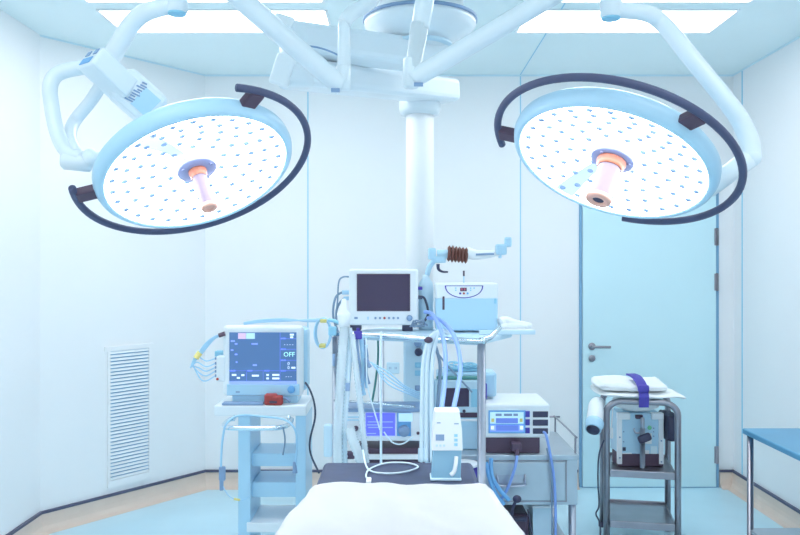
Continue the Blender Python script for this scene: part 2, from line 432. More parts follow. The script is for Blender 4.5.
# left lamp: motor box, control box, looped yoke, hub, spring arm, drop tube
hubl = at(177, 5, 2.50)
b = MB(); axis = V((.60, .25, -.55)).normalized()
kx = frame(at(138, 98, 2.60), axis, V((0, 0, 1)))
b.obox(kx, (.11, .125, .17), .03, 3); obj('motor_box', b, 'armw', L)
fxx = kx.col[0].to_3d(); sd = -1 if fxx.y > 0 else 1
fm_ = Matrix((kx.col[2].to_3d(), -kx.col[1].to_3d() if kx.col[1].z < 0 else kx.col[1].to_3d(), fxx * sd)).transposed().to_4x4(); fm_.translation = kx.translation + fxx * sd * .055
obj('motor_window', MB().obox(fm_ @ Matrix.Translation((.030, -.004, .0005)), (.062, .075, .002)), 'rim', L)
b = MB()
for i in range(9):
    b.obox(fm_ @ Matrix.Translation((-.012 + .004 * (i % 2), .040 - i * .0095, .0012)) @ Matrix.Rotation(.3, 4, 'Z'), (.016 + .006 * ((i * 7) % 3), .005, .0016))
obj('worn_marking', b, 'greyb', L)
bd_ = V((.50, .62, -.55)).normalized(); cz = frame(at(90, 57, 2.47), bd_, V((0, 0, 1)))
cbx = cz @ Matrix.Translation((0, 0, .075))
b = MB(); b.obox(cbx, (.098, .075, .15), .008); cb = obj('control_box', b, 'armw', L)
upy = cz.col[1].to_3d(); upy = upy if upy.z > 0 else -upy
rx_ = cz.col[0].to_3d(); rx_ = rx_ if rx_.x > 0 else -rx_
tilt = Matrix((rx_, upy, -bd_)).transposed().to_4x4(); tilt.translation = cz.translation
for dx, dz, sx, sz, m in ((-.024, .018, .024, .020, 'greyb'), (.020, .019, .022, .022, 'greyb'), (-.006, -.016, .060, .026, 'midb')):
    obj('control_button', MB().obox(tilt @ Matrix.Translation((dx, dz, .001)), (sx, sz, .003), .001), m, cb)
b = MB(); b.cyl(at(117, 88, 2.56), at(126, 100, 2.57), .020, bev=.003); obj('neck_joint', b, 'white', L)
pv = lp(.345, 178, -.06)
b = MB(); b.cyl(at(62, 160, pv.y), at(92, 163, lp(.31, 180, -.04).y), .030, bev=.008); b.ball(at(91, 158, pv.y), .030)
obj('side_pivot', b, 'armw', L)
b = MB(); b.tube([at(92, 66, 2.56), at(68, 70, 2.54), at(55, 76, 2.53), at(50, 88, 2.52), at(52, 108, 2.52), at(57, 132, pv.y), at(66, 150, pv.y), at(80, 158, pv.y)], .024, n=14)
b.tube([at(103, 82, 2.62), at(90, 102, 2.64), at(74, 122, 2.64), at(70, 138, pv.y + .04), at(76, 154, pv.y)], .021, n=14)
obj('yoke_loop', b, 'armw', L)
b = MB(); b.tube([at(176, 5, 2.50), at(160, 8, 2.50), at(143, 14, 2.51), at(130, 26, 2.53), at(118, 46, 2.55), at(106, 66, 2.57)], (.026, .032), n=16)
obj('yoke_arm', b, 'armw', L)
b = MB(); b.cyl(at(177, 13, 2.50), at(177, -46, 2.50), .034, bev=.006); obj('hub_joint', b, 'armw', L)
b = MB(); b.cyl(at(177, 15, 2.50), at(177, 11.5, 2.50), .029, bev=.002); obj('hub_cap', b, 'seam', L)
b = MB(); b.tube([at(343, 86, MY), at(322, 70, MY - .02), at(242, 0, 2.60), at(205, -32, 2.52), at(177, -44, 2.50)], .036, n=14, sub=5)
obj('spring_arm', b, 'armw', L)
b = MB(); b.cyl(at(343.5, 91, MY), at(343.5, 66, MY), .026, bev=.005); b.cyl(at(344, 70, MY), at(344, 22, MY), .024, .021, bev=.004)
obj('drop_tube', b, 'armw', L)
b = MB(); b.box(at(331, 91.5, MY - .034), at(340, 89, MY - .02)); obj('joint_cover', b, 'greyb', L)

# ------------------------------------------------------------------ ceiling pendant
PX, PY = .103, 4.05
pen = thing('ceiling_pendant', 'white ceiling pendant with folded double arm and column behind the carts', 'pendant', (.093, 3.6, ZC))
cx = frame(V((.093, 3.6, ZC)), V((0, 0, -1)))
obj('canopy', MB().lathe(cx, [(0, .001), (.20, .001), (.20, .225), (.258, .235), (.258, .255), (.235, .285), (.17, .312), (.125, .325), (.12, .36), (0, .36)], 48), 'armw', pen)
obj('canopy_band', MB().lathe(cx, [(.20, .220), (.264, .222), (.264, .236), (.20, .238)], 48), 'greyb', pen)
obj('canopy_ring', MB().lathe(cx, [(.12, .335), (.150, .337), (.150, .350), (.12, .352)], 40), 'paleb', pen)
def beam(a, b_, w, h, name, bev):
    a, b_ = V(a), V(b_); k = frame((a + b_) / 2, b_ - a)
    o = obj(name, MB().obox(k, (w, h, (b_ - a).length), bev, 3), 'armw', pen); return o
jl = at(290, 38, 3.35)
beam(at(282, 38, 3.35), (.20, 3.64, 2.535), .17, .13, 'upper_arm', .03)
beam(at(286, 73, 3.35), at(450, 92, 4.08), .17, .12, 'lower_arm', .03)
obj('arm_joint', MB().cyl((jl.x + .03, jl.y + .01, 2.60), (jl.x + .03, jl.y + .01, 2.34), .075, bev=.015), 'armw', pen)
for y0, y1 in ((15, 33), (55, 86)):
    b = MB(); b.obox(frame(at(283, (y0 + y1) / 2, 3.30), V((.35, -.1, 1))), (.035, .09, (y1 - y0) * 3.3 / F), .012, 3); obj('end_fin', b, 'white', pen)
b = MB(); b.tube([at(306 + 34 * i / 10, 46 + 9 * (i / 10) ** 2 + 1.2 * i / 10, 3.272) for i in range(11)], .004, n=6, sm=False); obj('arm_slot', b, 'greyb', pen)
obj('collar', MB().lathe(frame(V((PX, PY, 2.455)), V((0, 0, -1))), [(0, 0), (.10, 0), (.108, .02), (.108, .075), (.098, .10), (.07, .105)], 40), 'armw', pen)
obj('column', MB().cyl((PX, PY, 2.40), (PX, PY, 1.20), .072, n=40, bev=.004), 'wall', pen)
sh = obj('service_head', MB().box((PX - .085, PY - .062, .42), (PX + .072, PY + .08, 1.26), .012), 'paleb', pen)
kx0 = at(418, 343, PY - .06)
obj('dial', MB().cyl((kx0.x, PY - .06, kx0.z), (kx0.x, PY - .095, kx0.z), .021, .018, bev=.004), 'greyb', sh)
obj('dial', MB().cyl((kx0.x + .003, PY - .06, at(0, 352, PY - .06).z), (kx0.x + .003, PY - .095, at(0, 352, PY - .06).z), .021, .018, bev=.004), 'dark', sh)
for py in (365, 373, 388):
    z = at(0, py, PY - .06).z; b = MB(); b.box((kx0.x - .016, PY - .066, z - .014), (kx0.x + .016, PY - .06, z + .014), .002); b.cyl((kx0.x, PY - .066, z), (kx0.x, PY - .071, z), .008, n=12)
    obj('gas_outlet', b, 'greyb' if py == 388 else 'seam', sh)

# ------------------------------------------------------------------ operating table with pad and sheet
ot = thing('operating_table', 'operating table with black pad showing beyond the white sheet', 'table', (0, 1.9, 0))
obj('table_base', MB().box((-.22, 1.45, 0), (.22, 2.35, .10), .03), 'steel', ot)
obj('table_column', MB().box((-.13, 1.7, .095), (.13, 2.1, .72), .03), 'steel', ot)
obj('table_top', MB().box((-.27, .95, .715), (.27, 2.84, .785), .01), 'steeld', ot)
b = MB(); b.box((-.278, .95, .786), (.265, 2.845, .85), .018, seg=3); obj('black_pad', b, 'pad', ot)
for sx in (-.283, .283):
    b = MB(); b.box((sx - .006, 1.1, .735), (sx + .006, 2.7, .765), .002); obj('side_rail', b, 'chrome', ot)

t = bmesh.new(); NX, NY = 60, 60; g = []
for j in range(NY + 1):
    row = []; y = 1.0 + (2.475 - 1.0) * j / NY
    for i in range(NX + 1):
        s_ = (i / NX * 2 - 1) * .62                     # distance across the cloth
        hw = .285 + .045 * max(0, min(1, (2.45 - y) / .42))
        a = abs(s_); sg = 1 if s_ > 0 else -1; R = .035
        if a < hw - R: x, z = a, .884
        elif a < hw - R + R * PI / 2: th = (a - hw + R) / R; x, z = hw - R + R * math.sin(th), .884 - R + R * math.cos(th)
        else: dd = a - (hw - R + R * PI / 2); x, z = hw + .12 * dd, .884 - R - dd
        w = noise.noise(V((s_ * 7, y * 4, 1))) * .012 + noise.noise(V((s_ * 18, y * 13, 3))) * .004
        yy_ = y
        if j == NY: z -= .026; yy_ += .004
        if j == NY - 1: z -= .004
        if a > hw: x += noise.noise(V((y * 9, s_, 7))) * .02 * min(1, (a - hw) * 5)
        else: z += w
        if j > NY - 3: yy_ += noise.noise(V((s_ * 14, 0, 5))) * .012
        row.append(t.verts.new((sg * x, yy_, z)))
    g.append(row)
for j in range(NY):
    for i in range(NX): t.faces.new((g[j][i], g[j][i + 1], g[j + 1][i + 1], g[j + 1][i]))
r = bmesh.ops.solidify(t, geom=t.faces[:], thickness=-.004)
mb = MB(); mb._merge(t, Matrix.Identity(4), True)
tag(obj('bed_sheet', mb, 'sheet'), 'white sheet covering the near part of the operating table', 'sheet')

# coiled white cable lying on the pad
b = MB(); pz = .856
loop = [(362, 452, 2.86, .90), (366, 466, 2.78, .862)]
pts = [at(363, 455, 2.87)] + [V(((px - 400) * Y / F, Y, pz)) for px, Y in ((368, 2.72), (385, 2.66), (405, 2.68), (418, 2.745), (408, 2.80), (386, 2.80), (370, 2.72), (366, 2.63), (369, 2.58))]
pts[0].z = pz + .03
b.tube(pts, .0032, n=8)
ccr = obj('coiled_cable', b, 'whitehose'); tag(ccr, 'thin white cable lying in a loop on the black table pad', 'cable')
e = pts[-1]; obj('cable_plug', MB().box((e.x - .008, e.y - .045, pz - .005), (e.x + .008, e.y + .004, pz + .008), .003), 'white', ccr)

# pump with a translucent container standing on the pad
p0 = V((.104, 2.60, .8505)); w = .097
ip = thing('infusion_pump', 'white pump with translucent blue container standing on the black pad', 'pump', (p0.x + w / 2, 2.6, .8505))
k = Matrix.Rotation(.0, 3, 'Z')
b = MB(); b.prism([(0, 0), (w, 0), (w + .004, .105), (.006, .105)], Matrix(((1, 0, 0, p0.x), (0, 0, -1, 2.645), (0, 1, 0, p0.z), (0, 0, 0, 1))), .06)
obj('container', b, 'clearb', ip)
b = MB(); b.box((p0.x - .003, 2.58, .8505), (p0.x + w + .003, 2.655, .861), .004); obj('foot_tray', b, 'paleb', ip)
up = Matrix(((1, 0, 0, p0.x), (0, 0, -1, 2.655), (0, 1, 0, p0.z), (0, 0, 0, 1)))
b = MB(); b.prism([(.002, .105), (w + .006, .105), (w + .004, .175), (w - .004, .232), (.012, .232), (.006, .175)], up, .085)
bd = obj('pump_body', b, 'white', ip)
obj('pump_display', MB().box((p0.x + .014, 2.5685, p0.z + .138), (p0.x + .042, 2.5702, p0.z + .158), .0), 'greyb', bd)
b = MB()
for i in range(3): b.box((p0.x + .014 + i * .012, 2.5685, p0.z + .118), (p0.x + .021 + i * .012, 2.5702, p0.z + .125))
obj('pump_keys', b, 'paleb', bd)
b = MB()
for i in range(3): b.box((p0.x + .075, 2.5685, p0.z + .12 + i * .015), (p0.x + .086, 2.5702, p0.z + .129 + i * .015))
obj('pump_keys', b, 'seam', bd)
b = MB(); b.box((p0.x + .018, 2.5685, p0.z + .195), (p0.x + .03, 2.5702, p0.z + .198)); b.box((p0.x + .075, 2.5685, p0.z + .192), (p0.x + .09, 2.5702, p0.z + .195)); obj('latch_slots', b, 'greyb', bd)
b = MB(); b.tube([(p0.x + .083, 2.582, p0.z + .082), (p0.x + .080, 2.572, p0.z + .06), (p0.x + .074, 2.57, p0.z + .035), (p0.x + .064, 2.572, p0.z + .024)], .007, n=10); obj('container_handle', b, 'white', ip)

# ------------------------------------------------------------------ steel equipment cart (turned)
A, B = V((.337, 3.2, 0)), V((-.290, 3.51, 0)); fx = (A - B).normalized(); fy = V((-fx.y, fx.x, 0)); fy = fy if fy.y > 0 else -fy
D = .44; ZS = 1.262
ec = thing('equipment_cart', 'tall steel tube cart with pale shelves behind the table', 'cart', (A + B) / 2 + fy * D / 2)
def cp(a, b_, z): return A - fx * a + fy * b_ + V((0, 0, z))         # a along the front from the right post, b_ to the rear
W = (A - B).length
sm = Matrix((fx, fy, V((0, 0, 1)))).transposed().to_4x4()
def slab(z, th, m, name, in_=.0):
    k = sm.copy(); k.translation = cp(W / 2, D / 2, z); return obj(name, MB().obox(k, (W - .02 - in_, D - .02 - in_, th), .006), m, ec)
slab(ZS - .012, .024, 'paleb', 'top_shelf')
def slab2(z, th, m, name):
    k = sm.copy(); k.translation = cp((W + .19) / 2, D / 2, z); return obj(name, MB().obox(k, (W - .21, D - .02, th), .006), m, ec)
slab2(.535, .024, 'paleb', 'middle_shelf')
slab2(.20, .024, 'paleb', 'bottom_shelf')
for a, b_ in ((0, 0), (W, 0), (.17, D), (W, D)):
    obj('post', MB().cyl(cp(a, b_, .06), cp(a, b_, ZS - .014), .0155, n=16), 'steel', ec)
    b = MB(); q = cp(a, b_, 0.036); b.cyl(q - fx * .012, q + fx * .012, .036, n=18, bev=.006); obj('castor', b, 'dark', ec)
b = MB(); b.tube([cp(W, -.012, ZS), cp(.04, -.012, ZS - .004), cp(0, -.012, ZS), cp(-.025, .02, ZS + .008), cp(-.03, .07, ZS + .025), cp(-.03, .13, ZS + .042)], .0115, n=12, sub=6)
obj('top_rail', b, 'chrome', ec)
b = MB(); b.tube([cp(W, -.014, .57), cp(0, -.014, .57)], .008, sm=False); obj('lower_rail', b, 'chrome', ec)
b = MB(); b.tube([cp(W, -.014, .965), cp(.30, -.014, .965)], .005, sm=False); obj('middle_rail', b, 'chrome', ec)

# grey monitor with the dark screen
mx0, mx1, mz0, mz1, my = -.239, .085, 1.290, 1.553, 3.63
mo = thing('display_monitor', 'pale monitor with a blank dark screen on top of the tall cart', 'monitor', ((mx0 + mx1) / 2, my, ZS))
obj('monitor_case', MB().box((mx0, my, mz0), (mx1, my + .13, mz1), .012, seg=3), 'white', mo)
q0, q1 = at(357.5, 274.5, my), at(409.5, 310.5, my)
obj('screen_bezel', MB().box((q0.x - .003, my - .003, q1.z - .003), (q1.x + .003, my + .002, q0.z + .003)), 'bracket', mo)
obj('screen', MB().box((q0.x, my - .0045, q1.z), (q1.x, my - .002, q0.z)), 'screenoff', mo)
for i, px in enumerate((375.5, 380, 384.5, 389, 393.5, 398)):
    p = at(px, 318, my); obj('push_button', MB().cyl((p.x, my + .002, p.z), (p.x, my - .005, p.z), .0055, n=12), 'red' if i == 2 else 'greyb', mo)
p = at(409.5, 318, my); obj('control_knob', MB().cyl((p.x, my + .002, p.z), (p.x, my - .02, p.z), .0145, .013, bev=.003), 'greyb', mo)
p = at(356, 318, my); b = MB(); b.box((p.x - .008, my - .002, p.z - .005), (p.x + .008, my + .002, p.z + .005), .001); obj('port', b, 'greyb', mo)
p = at(368, 318, my); b = MB(); b.box((p.x - .003, my - .002, p.z - .008), (p.x + .003, my + .002, p.z + .006), .001); obj('indicator', b, 'palehose', mo)
for x in (mx0 + .03, mx1 - .05): obj('monitor_foot', MB().box((x - .025, my + .01, ZS + .0005), (x + .025, my + .11, mz0 + .004), .004), 'dark', mo)
b = MB(); sx = mx0 - .001
b.tube([(mx0 + .01, my + .05, 1.515), (mx0 - .03, my + .05, 1.515), (mx0 - .05, my + .04, 1.49), (mx0 - .055, my + .03, 1.40), (mx0 - .062, my + .02, 1.33), (mx0 - .058, my - .01, 1.23)], .004)
b.tube([(mx0 + .01, my + .05, 1.442), (mx0 - .04, my + .05, 1.44), (mx0 - .068, my + .04, 1.41), (mx0 - .075, my + .03, 1.33), (mx0 - .05, my + .03, 1.25)], .0055)
b.tube([(mx0 + .01, my + .05, 1.415), (mx0 - .03, my + .05, 1.41), (mx0 - .06, my + .04, 1.36), (mx0 - .06, my + .03, 1.29)], .0055)
obj('side_cable', b, 'greycord', mo)
b = MB(); b.cyl((mx0 + .004, my + .05, 1.442), (mx0 - .035, my + .05, 1.442), .010, n=12); b.cyl((mx0 + .004, my + .05, 1.415), (mx0 - .028, my + .05, 1.413), .009, n=12); obj('cable_plug', b, 'palehose', mo)
b = MB(); b.tube([(mx1 - .01, my + .022, 1.418), (mx1 + .025, my + .022, 1.42), (mx1 + .042, my + .018, 1.38), (mx1 + .045, my + .01, 1.34), (mx1 + .03, my - .0, 1.31)], .0055); b.cyl((mx1 - .004, my + .022, 1.42), (mx1 + .02, my + .022, 1.42), .009, n=10)
obj('right_cable', b, 'blackcord', mo)
b = MB(); b.box((mx1 - .002, my + .012, 1.455), (mx1 + .02, my + .04, 1.470), .003); obj('side_plug', b, 'deepb', mo)

# white box with curved control panel
bx0, bx1, bz0, bz1, by = .165, .448, ZS + .008, 1.487, 3.56
wb = thing('sterilizer_box', 'white box with smile-shaped control panel right of the blank monitor', 'medical device', ((bx0 + bx1) / 2, by + .1, ZS))
obj('box_case', MB().box((bx0, by, bz0), (bx1, by + .16, bz1), .010, seg=3), 'rim', wb)
obj('box_lid', MB().box((bx0 - .002, by - .003, bz1 - .072), (bx1 + .002, by + .162, bz1 + .002), .010, seg=3), 'white', wb)
for x in (bx0 + .03, bx1 - .03): obj('rubber_foot', MB().box((x - .02, by + .02, ZS + .0005), (x + .02, by + .14, bz0 + .003), .002), 'dark', wb)
pc = at(464, 285.5, by - .003)
def smile(w, h, n=18): return [(-w, 0), (w, 0)] + [(w * math.cos(PI * i / n), -h * math.sin(PI * i / n) ** .9) for i in range(1, n)]
fm = Matrix(((1, 0, 0, pc.x), (0, 0, -1, by - .003), (0, 1, 0, pc.z), (0, 0, 0, 1)))
obj('panel_border', MB().prism(smile(.088, .058), fm, .002), 'deepb', wb)
fm2 = fm.copy(); fm2.translation = fm.translation + V((0, -.0015, -.003))
cpn = obj('control_panel', MB().prism(smile(.082, .051), fm2, .0015), 'white', wb)
b = MB(); b.box((pc.x - .018, by - .0072, pc.z - .026), (pc.x + .012, by - .0058, pc.z - .010)); obj('digit_display', b, 'bracket', cpn)
b = MB()
for i in range(2): b.text('0', Matrix(((1, 0, 0, pc.x - .010 + i * .013), (0, 0, -1, by - .0075), (0, 1, 0, pc.z - .018), (0, 0, 0, 1))), .014)
obj('display_digits', b, 'ledred', cpn)
for dx, m in ((-.018, 'deepb'), (-.001, 'red'), (.016, 'midb')):
    obj('panel_button', MB().cyl((pc.x + dx, by - .005, pc.z - .036), (pc.x + dx, by - .009, pc.z - .036), .0048, n=12), m, cpn)
for dx, dz in ((-.038, -.012), (-.038, -.022), (.03, -.012), (.03, -.022), (.046, -.012)):
    obj('panel_mark', MB().box((pc.x + dx - .003, by - .0068, pc.z + dz - .003), (pc.x + dx + .003, by - .0058, pc.z + dz + .003)), 'seam', cpn)
p = at(443.5, 303, by); obj('side_handle_slot', MB().box((p.x - .005, by - .004, p.z - .031), (p.x + .005, by + .002, p.z + .031), .002), 'bracket', wb)
p = at(495, 301, by); obj('side_latch', MB().box((p.x - .004, by - .005, p.z - .012), (p.x + .006, by + .002, p.z + .012), .002), 'seam', wb)
p = at(464, 282, by + .05); b = MB(); b.cyl((p.x, by + .06, bz1), (p.x, by + .06, bz1 + .035), .0025, n=8); an = obj('antenna_rod', b, 'palehose', wb)
b = MB(); b.cyl((p.x, by + .06, bz1 + .033), (p.x, by + .06, bz1 + .058), .0045, n=10); obj('rod_tip', b, 'bracket', an)

# folded white cloth and pale tray at the right of the top shelf
b = MB(); tx0, tx1 = .455, .60
tr = thing('side_tray', 'pale side tray sticking out at the right of the white box', 'tray', (.43, 3.62, ZS))
k = sm.copy(); k.translation = V((.468, 3.66, ZS + .012))
obj('tray_board', MB().box((.455, 3.46, ZS + .0005), (.60, 3.60, ZS + .022), .005), 'white', tr)
obj('tray_edge', MB().box((.35, 3.445, ZS + .001), (.60, 3.458, ZS + .020), .003), 'paleb', tr)
b = MB()
tpts = [(.455, 3.53, ZS + .048), (.48, 3.54, ZS + .056), (.52, 3.53, ZS + .046), (.56, 3.53, ZS + .040), (.595, 3.53, ZS + .035)]
b.tube(tpts, (.024, .010), n=12); b.tube([(.455, 3.49, ZS + .034), (.50, 3.49, ZS + .040), (.57, 3.49, ZS + .035)], .010, n=8)
tag(obj('crumpled_tubing', b, 'white'), 'white crumpled tubing lying on the side tray', 'tubing')

# jointed arm with brown bellows on its canister
ja = thing('holder_arm', 'white jointed arm with brown ribbed bellows above the white box', 'arm', (.125, 3.66, ZS))
p = at(426, 300, 3.74)
obj('canister', MB().lathe(frame(V((p.x, 3.74, ZS + .001)), V((0, 0, 1))), [(0, 0), (.034, 0), (.036, .01), (.036, .20), (.032, .225), (.018, .245), (.014, .262), (0, .262)], 28), 'paleb', ja)
AY = 3.74
b = MB(); b.tube([at(427, 275, AY), at(430, 266, AY), at(435, 260, AY)], .013, n=10); b.box(at(428, 259.5, AY + .03), at(436, 248, AY - .02), .006); b.box(at(434, 263, AY + .03), at(446, 256, AY - .02), .006); b.cyl(at(437, 254, AY), at(452, 254, AY), .020, .022)
obj('lower_joint', b, 'rim', ja)
b = MB()
for i in range(6):
    q = at(449 + i * 3.4, 253.5 + .4 * i, AY); b.lathe(frame(q, V((1, 0, -.06))), [(0, -.004), (.030, -.0075), (.040 + .003 * (i == 1), .0), (.030, .0075), (0, .004)], 20)
obj('bellows', b, 'brown', ja)
b = MB(); b.tube([at(467, 253, AY), at(478, 255, AY), at(495, 253.5, AY)], (.030, .016), n=14); b.tube([at(490, 254.5, AY), at(500, 254, AY)], .010); obj('forearm', b, 'white', ja)
b = MB(); b.tube([at(476, 254.5, AY - .03), at(488, 254, AY - .03), at(494, 254, AY - .03)], .005); obj('forearm_slot', b, 'greyb', ja)
b = MB(); b.box(at(495, 255, AY + .03), at(507, 244, AY - .02), .008); b.box(at(504, 247, AY + .02), at(512, 237, AY - .015), .008); b.cyl(at(500, 258, AY), at(500, 253, AY), .008, n=10); obj('wrist_joint', b, 'rim', ja)
b = MB(); b.tube([at(438, 264, AY - .02), at(438.5, 269, AY - .02), at(442, 271.5, AY - .02), at(448, 272, AY - .02)], (.0085, .004), n=8); obj('lock_lever', b, 'dark', ja)

# anaesthesia unit with blue display on the middle shelf
ux0, ux1, uy = -.252, .112, 3.46
def U(px, py): return at(px, py, uy)
an = thing('anaesthesia_unit', 'pale unit with violet-blue display and hanging hoses on the middle shelf', 'medical device', ((ux0 + ux1) / 2, uy + .1, .756))
z0, z1 = U(0, 441).z, U(0, 409).z
obj('unit_case', MB().box((ux0, uy, z0), (ux1, uy + .17, z1), .008), 'white', an)
obj('top_ledge', MB().box((ux0 - .004, uy - .01, z1 - .012), (ux1 + .004, uy + .175, z1 + .004), .003), 'greyb', an)
q0, q1 = U(366, 413), U(395, 435.5)
dp = obj('blue_display', MB().box((q0.x, uy - .004, q1.z), (q1.x, uy + .001, q0.z)), 'scrviolet', an)
b = MB()
for py, a, e in ((421.5, 368, 393), (427, 368, 393), (416, 367, 373), (424.5, 367, 378), (433, 367, 376)): b.box((U(a, 0).x, uy - .0052, U(0, py).z - .003), (U(e, 0).x, uy - .0038, U(0, py).z + .001))
obj('display_text', b, 'scrvline', dp)
q0, q1 = U(397, 412.5), U(411, 436); kp = obj('key_panel', MB().box((q0.x, uy - .003, q1.z), (q1.x, uy + .001, q0.z), .001), 'midb', an)
q0, q1 = U(398.5, 413), U(412.5, 421.5); obj('soft_keys', MB().box((q0.x, uy - .0045, q1.z), (q1.x, uy - .002, q0.z), .001), 'scrcyan', kp)
p = U(404, 430.5); obj('rotary_knob', MB().cyl((p.x, uy - .002, p.z), (p.x, uy - .026, p.z), .026, .024, bev=.004), 'greyb', kp)
p = U(418, 433); obj('jack', MB().cyl((p.x, uy + .001, p.z), (p.x, uy - .006, p.z), .007, n=12), 'bracket', an)
p = U(356, 428); obj('hose_port', MB().cyl((p.x, uy + .001, p.z), (p.x, uy - .02, p.z), .011, n=14, bev=.002), 'bracket', an)
b = MB()
for i in range(2): q = U(352, 417 + 3 * i); b.box((q.x - .02, uy - .0012, q.z - .002), (q.x + .03, uy + .001, q.z + .002))
obj('printed_lines', b, 'seam', an)
# hoses hanging in front of the unit
def ribbed(pts, r, parent, name='breathing_hose', m='clear', sub=22, lab=None):
    b = MB(); b.tube(pts, r, n=12, sub=sub, rib=.09); return obj(name, b, m, parent, label=lab)
HY = 3.28
ribbed([at(345, 326, HY), at(343, 345, HY), at(340, 390, HY), at(338, 430, HY), at(338, 470, HY)], .020, an)
ribbed([at(349, 328, HY + .02), at(350, 345, HY + .02), at(347, 390, HY + .02), at(344, 430, HY + .02), at(345, 470, HY + .03)], .013, an, m='whitehose')
ribbed([at(352, 334, HY), at(355, 360, HY), at(360, 400, HY), at(364, 440, HY), at(367, 468, HY)], .013, an)
ribbed([at(350, 428, HY - .02), at(353, 440, HY - .03), at(360, 458, HY - .03), at(364, 472, HY - .02)], .021, an, sub=10)
b = MB(); b.lathe(frame(at(344, 327, HY), V((0, 0, 1))), [(0, 0), (.022, 0), (.024, .03), (.030, .052), (.028, .060), (.014, .072), (.013, .10), (.009, .118), (0, .12)], 24)
obj('hose_manifold', b, 'white', an)
b = MB(); b.tube([at(366, 338, HY + .04), at(367, 380, HY), at(371, 400, HY), at(380, 430, HY - .02)], .003); b.tube([at(381, 331, HY), at(381, 400, HY), at(381, 470, HY)], .0055, n=8); b.tube([at(384, 432, HY), at(392, 442, HY - .02), at(402, 444, HY - .02), at(413, 437, HY)], .003)
obj('thin_line', b, 'whitehose', an)
# small hanging fittings
b = MB(); b.box(at(354, 339, 3.31), at(362, 331, 3.29), .005); b.cyl(at(358, 334, 3.30), at(358, 328, 3.30), .007, n=10); obj('hose_clip', b, 'deepb', an, label='violet-blue clip')
b = MB(); b.box(at(356, 370, HY + .03), at(360, 361, HY + .02), .003); obj('hose_tag', b, 'yellow', an, label='yellow tag')
b = MB(); b.tube([at(361, 337, HY + .05), at(363, 360, HY + .05), at(362, 385, HY + .05), at(364, 395, HY + .05)], .010, n=8); b.tube([at(366, 345, HY + .06), at(364, 365, HY + .06), at(367, 388, HY + .05)], .007, n=8); obj('hose_bundle', b, 'palehose', an)
b = MB(); b.tube([at(357, 336, HY + .03), at(358, 352, HY + .02), at(360, 372, HY + .02), at(358, 392, HY + .03)], .006, n=8); b.tube([at(364, 340, HY + .07), at(367, 356, HY + .05), at(366, 372, HY + .05), at(369, 384, HY + .04)], .007, n=8); obj('dark_lead', b, 'greyb', an)
obj('dark_fitting', MB().box(at(332.5, 366, HY + .03), at(335, 354, HY + .02), .002), 'greyb', an)
obj('dark_fitting', MB().box(at(345.5, 391, HY - .03), at(350, 383, HY - .04), .003), 'greyb', an)
obj('dark_fitting', MB().cyl(at(366, 358, HY + .04), at(370, 367, HY + .02), .008, n=10), 'greyb', an)
b = MB(); b.box(at(324.5, 455, 3.45), at(332, 425, 3.41), .006); obj('side_bracket', b, 'paleb', an)
b = MB(); b.box(at(346, 458, 3.46), at(355, 452, 3.43), .008); obj('drain_cap', b, 'bracket', an)

# wide dark drawer housing under the unit
dh = thing('drawer_housing', 'dark open bay with a pale bar under the unit with the blue display', 'bay', ((U(362, 0).x + ux1) / 2, uy + .1, .55))
zt, zb = .753, .74
obj('bay_box', MB().box((U(357, 0).x, uy + .02, zb - .19), (ux1, uy + .17, zt - .001), .004), 'bracket', dh)
obj('bay_bar', MB().box((U(362, 0).x, uy + .005, U(0, 460).z), (ux1, uy + .025, U(0, 455).z), .003), 'white', dh)
obj('bay_side', MB().box((U(418, 0).x, uy + .004, U(0, 462).z), (ux1 + .006, uy + .03, zt - .001), .003), 'paleb', dh)

# cable coil hanging from the cart's left corner
cc = at(323, 333, 3.50)
b = MB()
for s_ in range(5):
    rx, rz, off = .037 - .003 * (s_ % 3), .066 - .004 * (s_ % 2), .008 * (s_ - 2)
    b.tube([(cc.x + rx * math.cos(2 * PI * i / 20), cc.y + off, cc.z + rz * math.sin(2 * PI * i / 20)) for i in range(20)], .0042, closed=True, sub=3)
co = obj('cable_coil', b, 'palehose'); tag(co, 'pale blue cable coil tied with yellow tape hanging left of the blank monitor', 'cable')
for py in (320.5, 345.5):
    b = MB(); q = at(324 - (py > 330), py, 3.5); b.box((q.x - .016, 3.474, q.z - .009), (q.x + .014, 3.526, q.z + .008), .005); obj('tape_wrap', b, 'yellow', co, label='yellow tape')
b = MB()
for i in range(3): b.tube([at(244, 324 - i * .6, 4.32), at(262, 322 - i, 4.25), at(285, 321 - i, 4.1), at(306, 320 + i * .6, 3.8), at(322, 319 + i, 3.52)], .0045)
obj('lead_cable', b, 'palehose', co)
b = MB(); b.tube([at(329, 320, 3.47), at(337, 322, 3.44), at(347, 330, 3.42)], .008); b.box(at(329, 335, 3.46), at(336, 327, 3.42), .005); obj('cable_end', b, 'seam', co)

# white, blue and purple hoses hanging between the carts
hl = thing('hose_loom', 'white and dark hoses tied by a black clamp right of the service column', 'hose', at(433, 338, 3.16))
b = MB()
HX = 3.19
for i, (dx, dy) in enumerate(((-3, 0), (0, 2), (4, 1))):
    b.tube([at(448 + i, 332 + i, HX), at(440 + dx * .3, 331, HX), at(432 + dx, 340, HX), at(427 + dx * 1.3, 365, HX), at(426 + dx * 1.4, 410, HX), at(426 + dx * 1.5, 462, HX)], .0085, n=8)
obj('white_hose', b, 'whitehose', hl)
b = MB(); b.tube([at(434, 342, HX + .03), at(440, 365, HX + .03), at(438, 400, HX + .03), at(433, 462, HX + .03)], .007); b.tube([at(431, 345, HX + .04), at(431, 400, HX + .04), at(430, 462, HX + .04)], .006); obj('dark_hose', b, 'greycord', hl)
obj('hose_clamp', MB().ball(at(428.5, 340, HX - .01), .016, (1.15, 1, .8)), 'bracket', hl)
